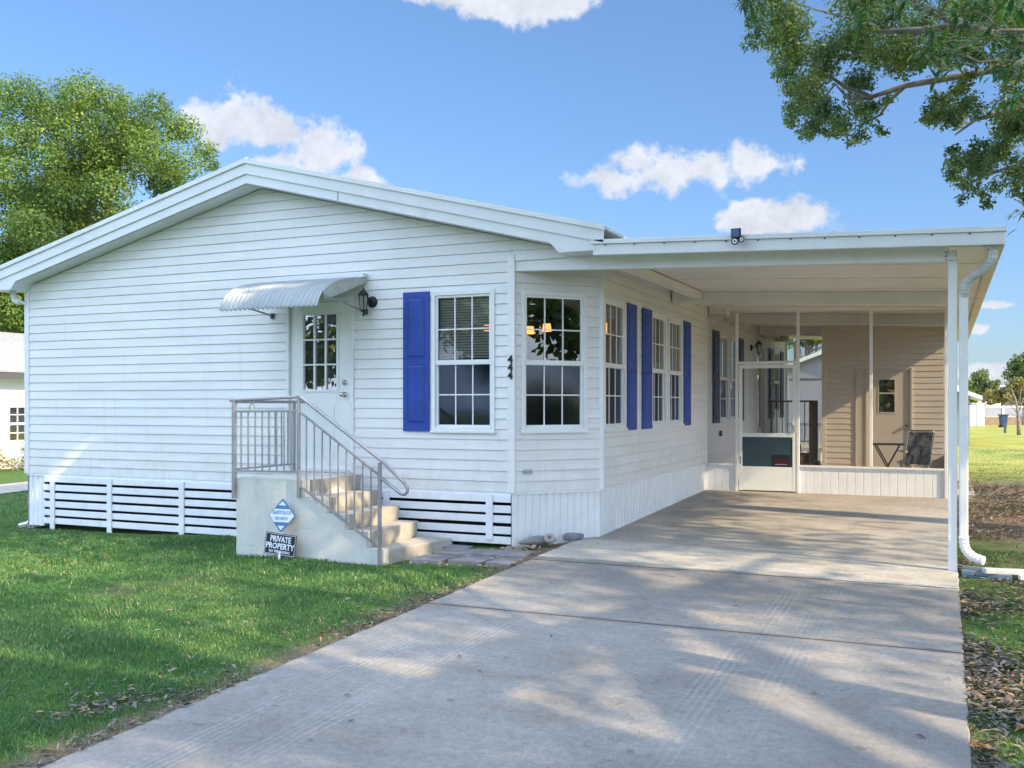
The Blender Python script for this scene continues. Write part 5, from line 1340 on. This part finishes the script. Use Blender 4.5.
for g_, r_ in gaps:
    v = P - g_; t_ = v @ S; dist = np.linalg.norm(v - t_[:, None] * S, axis=1)
    keep &= ~((dist < r_ + .04) & (t_ > 0))
leaf_mesh('crown', P[keep], .17, M['dark_leaf'], sh, T[keep], N[keep], .55)

# woods behind the photographer and across the side street; they show only as reflections in the panes
wc = []; q = random.Random(12)
for k in range(46): wc.append((q.uniform(-48, 16), -26 + q.uniform(-3, 3), q.uniform(1, 8), q.uniform(1.6, 2.6)))
for k in range(40): wc.append((34 + q.uniform(-3, 3), q.uniform(-24, 14), q.uniform(.5, 7.5), q.uniform(1.5, 2.4)))
P, T, N = clump_leaves(wc, 90, .2); wo = leaf_mesh('street_woods', P, .55, M['dark_leaf'], None, T, N, .6, kind='stuff'); wo['label'] = 'dark mass of street trees mirrored in the window panes'

# background on the right: sheds, fence, bin, trees
def placed(px, py, z=-.15):
    r_ = FWD + RGT * ((px - 512) / F_PX); k = (ZC - z) / ((py - HOR) / F_PX); return Vector((r_.x * k, r_.y * k, z)), k
p, k = placed(979, 427); s_ = k / F_PX
for i, (a, b, h, lab) in enumerate(((-9.5, -2.5, 21, 'pale ribbed metal cabinet, left one of the pair on the far lawn'), (-2.0, 5.5, 23, 'taller pale ribbed metal cabinet, right one of the pair on the far lawn'))):
    t_ = thing('metal_cabinet', lab, 'cabinet', tuple(p + RGT * (a + b) / 2 * s_), 'metal cabinets on the far lawn')
    o_ = p + RGT * a * s_; w_ = Wall((o_.x, o_.y), tuple((p + RGT * b * s_)[:2]))
    m_ = MB(w_); m_.box(0, w_.L, -.7, 0, -.15, -.15 + h * s_); bd = m_.build('body', M['green_glass'], t_, bevel=.01)
    m_ = MB(w_)
    for j in range(5): x = w_.L * (j + .5) / 5; m_.box(x - .02, x + .02, .001, .02, -.1, -.2 + h * s_)
    m_.build('rib', M['alum'], t_); m_ = MB(w_); m_.box(-.03, w_.L + .03, -.73, .03, -.15 + h * s_ + .002, -.10 + h * s_); m_.build('top', M['trim'], t_)
p, k = placed(984, 425.5); s_ = k / F_PX; p2, _ = placed(1150, 425.5)
fe = thing('boundary_fence', 'long pale panel fence with brown lower boards across the far end of the lawn', 'fence', tuple(p))
dirv = Vector((RGT.x, RGT.y)); A_ = Vector((p.x, p.y)) - dirv * 24 * s_; w_ = Wall(tuple(A_), tuple(A_ + dirv * 300 * s_))
MB(w_).box(0, w_.L, -.03, .03, -.15 + 9 * s_, -.15 + 19 * s_).build('pale_panel', M['lavender'], fe)
MB(w_).box(0, w_.L, -.03, .02, -.15, -.15 + 8.6 * s_).build('lower_board', M['wood'], fe)
m_ = MB(w_); m_.box(0, w_.L, .03, .06, -.15 + 18 * s_, -.15 + 19.5 * s_); m_.build('top_rail', M['trim'], fe)
for j in range(0, 14): x = 21 * s_ * j; MB(w_).box(x, x + 1.6 * s_, .03, .09, -.15, -.15 + 20 * s_).build('fence_post', M['wood'] if j % 2 else M['trim'], fe)
p, k = placed(1002, 428); s_ = k / F_PX
t_ = thing('wheelie_bin', 'dark blue wheeled bin standing in front of the far fence', 'bin', tuple(p))
w_ = Wall(tuple(p[:2]), tuple((p + RGT)[:2])); L = 5.5 * s_
MB(w_).hexa([(.05, -.4, -.15), (L - .05, -.4, -.15), (L - .05, 0, -.15), (.05, 0, -.15), (0, -.45, .65), (L, -.45, .65), (L, .05, .65), (0, .05, .65)]).build('body', M['bin'], t_)
MB(w_).box(-.03, L + .03, -.48, .09, .655, .73).build('lid', M['black'], t_); MB(w_).tube([(-.02, -.35, -.05), (L + .02, -.35, -.05)], .09, 10).build('wheel', M['black'], t_)
p, k = placed(1005, 434); t_ = tag(MB().box(p.x - .06, p.x + .06, p.y - .06, p.y + .06, -.2, .42).build('garden_post', M['charcoal'], None, base=tuple(p)), 'short dark post standing on the far sunlit lawn', 'post')
# far roofs
p = at_depth(985, 404, 110)
t_ = thing('distant_house', 'low distant house with pale grey roof behind the far fence', 'house', (p.x, p.y, -.2))
w_ = Wall(tuple(p[:2]), tuple((p + RGT)[:2]))
MB(w_).box(-7, 6, -8, 0, -.2, 2.2).build('wall', M['siding_tan'], t_)
MB(w_).hexa([(-7.5, .5, 2.15), (6.5, .5, 2.15), (6.5, -8.5, 2.15), (-7.5, -8.5, 2.15), (-6.5, -3.5, 3.6), (5.5, -3.5, 3.6), (5.5, -4.5, 3.6), (-6.5, -4.5, 3.6)]).build('roof', M['shingle'], t_)
MB(w_).box(-3, -1.5, .001, .04, .8, 1.8).build('window', M['charcoal'], t_); MB(w_).box(2, 3.2, .001, .04, .8, 1.8).build('window', M['charcoal'], t_)
# porch view: neighbour building with a gable
p = at_depth(826, 404, 36)
t_ = thing('gabled_outbuilding', 'pale lavender grey gabled building seen through the porch screens', 'building', (p.x, p.y, -.2))
w_ = Wall(tuple(p[:2]), tuple((p + Vector((1, 0, 0)))[:2]))
zr = ZC + (HOR - 350) / F_PX * 36; 
MB(w_).poly([(-4.2, 0, -.3), (4.8, 0, -.3), (4.8, 0, zr - 1.7), (.3, 0, zr), (-4.2, 0, zr - 1.7)]).build('gable_wall', M['lavender'], t_)
MB(w_).box(-4.2, 4.8, -8, -.01, -.3, zr - 1.75).build('side_wall', M['lavender'], t_)
m_ = MB(w_)
for s_ in (-1, 1): m_.hexa([(.3, .3, zr), (.3 + s_ * 4.9, .3, zr - 1.85), (.3 + s_ * 4.9, -8.3, zr - 1.85), (.3, -8.3, zr), (.3, .3, zr + .14), (.3 + s_ * 4.9, .3, zr - 1.71), (.3 + s_ * 4.9, -8.3, zr - 1.71), (.3, -8.3, zr + .14)])
m_.build('roof', M['alum'], t_)
def simple_tree(px, py_top, py_bot, wpx, d, mat, name, lab, seed, n=26, per=150, leaf=.3, grp=None, trunk_r=.18):
    c_ = at_depth(px, (py_top + py_bot) / 2, d); rx = wpx / F_PX * d / 2; rz = (py_bot - py_top) / F_PX * d / 2
    cl2 = crown_clumps(c_, (rx, rx, rz), n, min(rx, rz) * .28, min(rx, rz) * .45, seed=seed)
    return tree(name, lab, 'tree', (c_.x, c_.y, -.15), 0, cl2, trunk_r, M[mat], per / (min(rx, rz) * .4) ** 1.0, leaf, seed, trunk_top=(c_.x, c_.y, c_.z), group=grp)
G = 'trees along the far boundary'
simple_tree(806, 318, 352, 60, 60, 'oak_leaf', 'garden_tree', 'yellow green tree above the pale gabled building beyond the porch', 41, 30, 260, .22)
simple_tree(1030, 352, 404, 44, 95, 'mid_leaf', 'boundary_tree', 'dark round topped tree highest on the skyline at the far right', 42, 34, 300, .34, G)
simple_tree(984, 372, 404, 28, 90, 'mid_leaf', 'boundary_tree', 'dull green tree on the skyline above the metal cabinets', 43, 24, 260, .3, G)
simple_tree(1003, 379, 410, 34, 84, 'yellow_leaf', 'boundary_tree', 'pinkish yellow thin leaved tree above the far fence', 44, 24, 200, .28, G)
simple_tree(1022, 376, 412, 26, 80, 'yellow_leaf', 'boundary_tree', 'yellow green tree directly below the dark round topped one', 45, 22, 200, .28, G)
simple_tree(966, 378, 412, 22, 70, 'oak_leaf', 'boundary_tree', 'light green tree just right of the carport downspout', 46, 20, 240, .25, G)
simple_tree(1062, 360, 412, 50, 85, 'mid_leaf', 'boundary_tree', 'green tree just beyond the right edge of the skyline', 47, 20, 200, .3, G)
simple_tree(930, 372, 412, 60, 100, 'mid_leaf', 'boundary_tree', 'green tree on the skyline hidden behind the carport post', 48, 20, 200, .3, G)
# bare small tree at the right edge
p, k = placed(1019, 436); t_ = thing('bare_tree', 'slim pale grey leaning tree trunk with bare branches on the far lawn', 'tree', tuple(p)); s_ = k / F_PX
R3 = Vector((RGT.x, RGT.y, 0)); U = Vector((0, 0, 1)); m_ = MB()
m_.tube([p, p + R3 * -.3 * s_ + U * 12 * s_, p + R3 * -1 * s_ + U * 24 * s_, p + R3 * -4 * s_ + U * 38 * s_, p + R3 * -8 * s_ + U * 48 * s_], [.11, .09, .075, .04, .015], 8)
for a, b, c_, d_ in ((14, 4, 30, 9), (20, -8, 34, -14), (24, 5, 44, 8), (28, -8, 40, -16), (16, -5, 24, -12), (30, 2, 50, 3)):
    s0 = p + U * a * s_; m_.tube([s0, s0 + R3 * b * s_ * .6 + U * (c_ - a) * .5 * s_, s0 + R3 * d_ * s_ + U * (c_ - a) * s_], [.035, .02, .007], 6)
m_.build('trunk', M['bark'], t_, smooth=True)

# ------------------------------------------------------------------ grass and dry leaves
def in_view(x, y, z, mx=60):
    d = x * FWD.x + y * FWD.y; s = x * RGT.x + y * RGT.y
    px = 512 + F_PX * s / np.maximum(d, .1); py = HOR + F_PX * (ZC - z) / np.maximum(d, .1)
    return (d > 2.5) & (px > -mx) & (px < 1024 + mx) & (py < 830)
def vgz(x, y):
    d = np.where(y > -12, -.04 - .0185 * np.maximum(0, 16.27 - y), -.56) - .03
    d = d + np.where(x < DRV0, .024 * (np.maximum(x, -15.) - DRV0), 0) + np.where(x > DRV1, -.012 * np.minimum(x - DRV1, 4), 0)
    e = np.clip(np.maximum(DRV0 - x, x - DRV1) / .5, 0, 1)
    return d + e * (.012 * np.sin(x * 2.1 + y * .7) * np.sin(y * 1.7 - x * .4) + .006 * np.sin(x * 6.1 + 1) * np.sin(y * 5.3))
def wav(x, y, s): return np.sin(x * 1.3 * s + 1.7 * np.sin(y * .9 * s)) * np.sin(y * 1.6 * s + 1.3 * np.sin(x * 1.1 * s))
def scatter(n, x0, x1, y0, y1):
    x = RNG.uniform(x0, x1, n); y = RNG.uniform(y0, y1, n); return x, y
def grass_patch(name, label, parts):
    XS = []; YS_ = []
    for (x0, x1, y0, y1, dens) in parts:
        n = int((x1 - x0) * (y1 - y0) * dens); x, y = scatter(n, x0, x1, y0, y1)
        k = (x < DRV0 - .02) | (x > DRV1 + .02)
        k &= ~((y > 9.80) & (x > -11.9) & (x < 0.12)) & ~((x > -7.13) & (x < -5.0) & (y > 8.62)) & ~((x > -5.15) & (x < -3.8) & (y > 8.66))
        # thin patches near the concrete and bare spots
        e = np.where(x < 0, DRV0 - x, x - DRV1)
        pr = np.clip(.12 + e * 1.7 + .5 * wav(x, y, 2.1), .05, 1) * np.clip(1.0 + 1.2 * wav(x + 3, y, .9), .35, 1)
        pr = np.where(x > 0, pr * np.clip(.45 + .7 * wav(x * 1.6, y, 1.5), .06, .8), pr); pr = np.where((x > 0) & (y > 11.5) & (y < 21.5), pr * .06, pr)
        k &= RNG.uniform(0, 1, n) < pr
        z = vgz(x, y); k &= in_view(x, y, z)
        XS.append(x[k]); YS_.append(y[k])
    x = np.concatenate(XS); y = np.concatenate(YS_); z = vgz(x, y); n = len(x)
    h = RNG.uniform(.014, .042, n) * (1 + .45 * wav(x, y, 1.7)) * (1 + .25 * wav(x, y, 6)); w = RNG.uniform(.0035, .0065, n) * np.clip(np.hypot(x, y) / 6.5, .9, 1.9)
    a = RNG.uniform(0, 2 * PI, n); lean = RNG.uniform(.15, 1.25, n) * h; b = a + RNG.normal(0, .5, n)
    dx, dy = np.cos(a), np.sin(a); sx, sy = -np.sin(b), np.cos(b)
    V_ = np.empty((n, 5, 3))
    for i, (t1, t2, hh, ww) in enumerate(((0, 0, 0, 1), (0, 0, 0, -1), (.35, .35, .62, .85), (.35, .35, .62, -.85))):
        V_[:, i, 0] = x + dx * lean * t1 + sx * w * ww / 2; V_[:, i, 1] = y + dy * lean * t1 + sy * w * ww / 2; V_[:, i, 2] = z - .004 + h * hh
    V_[:, 4, 0] = x + dx * lean; V_[:, 4, 1] = y + dy * lean; V_[:, 4, 2] = z + h * .92
    me = bpy.data.meshes.new(name); me.vertices.add(n * 5); me.vertices.foreach_set('co', V_.reshape(-1).astype(np.float32))
    idx = np.arange(n)[:, None] * 5; lp = np.concatenate([idx + np.array([[0, 1, 3, 2]]), idx + np.array([[2, 3, 4]])], axis=1)
    me.loops.add(n * 7); me.loops.foreach_set('vertex_index', lp.reshape(-1).astype(np.int32))
    me.polygons.add(n * 2); st_ = np.empty((n, 2), np.int32); st_[:, 0] = np.arange(n) * 7; st_[:, 1] = st_[:, 0] + 4
    me.polygons.foreach_set('loop_start', st_.reshape(-1)); me.update(calc_edges=True)
    t_ = np.clip(RNG.normal(.42, .16, n) + np.where((y > 20) & (x > 0), .34, 0) + .16 * wav(x, y, 1.1) + (RNG.uniform(0, 1, n) < .06) * .5, 0, 1)
    at_ = me.attributes.new('tint', 'FLOAT', 'FACE'); at_.data.foreach_set('value', np.repeat(t_, 2).astype(np.float32))
    me.materials.append(M['grass']); o = bpy.data.objects.new(name, me); COL.objects.link(o)
    tag(o, label, None, None, 'stuff'); print(name, n)
grass_patch('lawn_grass', 'short green lawn grass left of the driveway', [(-7.5, -3.8, 2.6, 6.0, 6500), (-10, -3.8, 6.0, 8.4, 4600), (-14.5, -3.8, 8.4, 9.95, 3400), (-14.5, -10, 6.0, 8.4, 3600), (-18, -12.0, 9.95, 17, 900)])
grass_patch('strip_grass', 'sparse grass on the strip right of the driveway', [(.12, 1.5, 4.2, 8, 6500), (.12, 1.8, 8, 12, 4200), (.12, 3, 12, 22, 2000), (.5, 5, 22, 36, 800)])
def litter(name, label, specs, size=.045):
    P_ = []; T_ = []
    for n, fx, fy, hz in specs:
        x = fx(n); y = fy(n, x); z = vgz(x, y) + RNG.uniform(.004, hz, n)
        on = (x > DRV0) & (x < DRV1); z = np.where(on, -.04 - .0185 * np.maximum(0, 16.27 - y) + .008, z)
        k = in_view(x, y, z) & (RNG.uniform(0, 1, n) < np.clip(.55 + .9 * wav(x * 1.7, y, 1.3), .08, 1)) & ~((y > 9.9) & (x < -3.6)) & ~((x > -7.2) & (x < -5.0) & (y > 8.55))
        P_.append(np.stack([x, y, z], 1)[k]); T_.append(RNG.uniform(0, 1, k.sum()))
    P_ = np.concatenate(P_); N_ = np.tile(np.array([[0, 0, 1.6]]), (len(P_), 1))
    o = leaf_mesh(name, P_, size, M['litter'], None, np.concatenate(T_), N_ * 1.6, .34, .22, .6, 'stuff'); o['label'] = label
ex = lambda sc: (lambda n: DRV0 - np.abs(RNG.exponential(sc, n)) + .02)
litter('dry_leaf_litter', 'dry curled brown leaves scattered over the lawn and along the driveway edge',
       [(1700, ex(.12), lambda n, x: RNG.uniform(2.8, 9, n), .03), (800, ex(.5), lambda n, x: RNG.uniform(2.8, 8, n), .045), (700, lambda n: RNG.uniform(-12, -3.9, n), lambda n, x: RNG.uniform(3, 9.8, n), .045),
        (28, lambda n: RNG.uniform(-3.8, .1, n), lambda n, x: RNG.uniform(3, 9, n), .01), (700, lambda n: -4.25 + RNG.normal(0, .16, n), lambda n, x: 3.9 + RNG.normal(0, .3, n), .03)])
litter('brown_leaf_bed', 'thick bed of brown fallen leaves right of the carport post',
       [(11000, lambda n: .12 + np.abs(RNG.exponential(.35, n)), lambda n, x: RNG.uniform(4.5, 11, n), .035), (26000, lambda n: RNG.uniform(.15, 3.2, n), lambda n, x: 12.2 + RNG.uniform(0, 1, n) ** .9 * 7.6, .06), (1500, lambda n: RNG.uniform(.3, 4, n), lambda n, x: RNG.uniform(19, 24, n), .04)], .055)
# twigs in the leaf bed
m_ = MB(); q = random.Random(6)
for i in range(26):
    x = q.uniform(.5, 2.6); y = q.uniform(14, 21); z = gz(x, y) + .03; a = q.uniform(-.5, .7); L = q.uniform(.5, 1.3)
    m_.tube([(x, y, z), (x + math.cos(a) * L * .5, y + math.sin(a) * L * .5, z + q.uniform(.05, .25)), (x + math.cos(a) * L, y + math.sin(a) * L, z + q.uniform(0, .1))], [.012, .008, .003], 5)
tw_ = m_.build('fallen_twigs', M['bark']); tag(tw_, 'tangle of fallen grey twigs on the leaf bed', None, None, 'stuff')
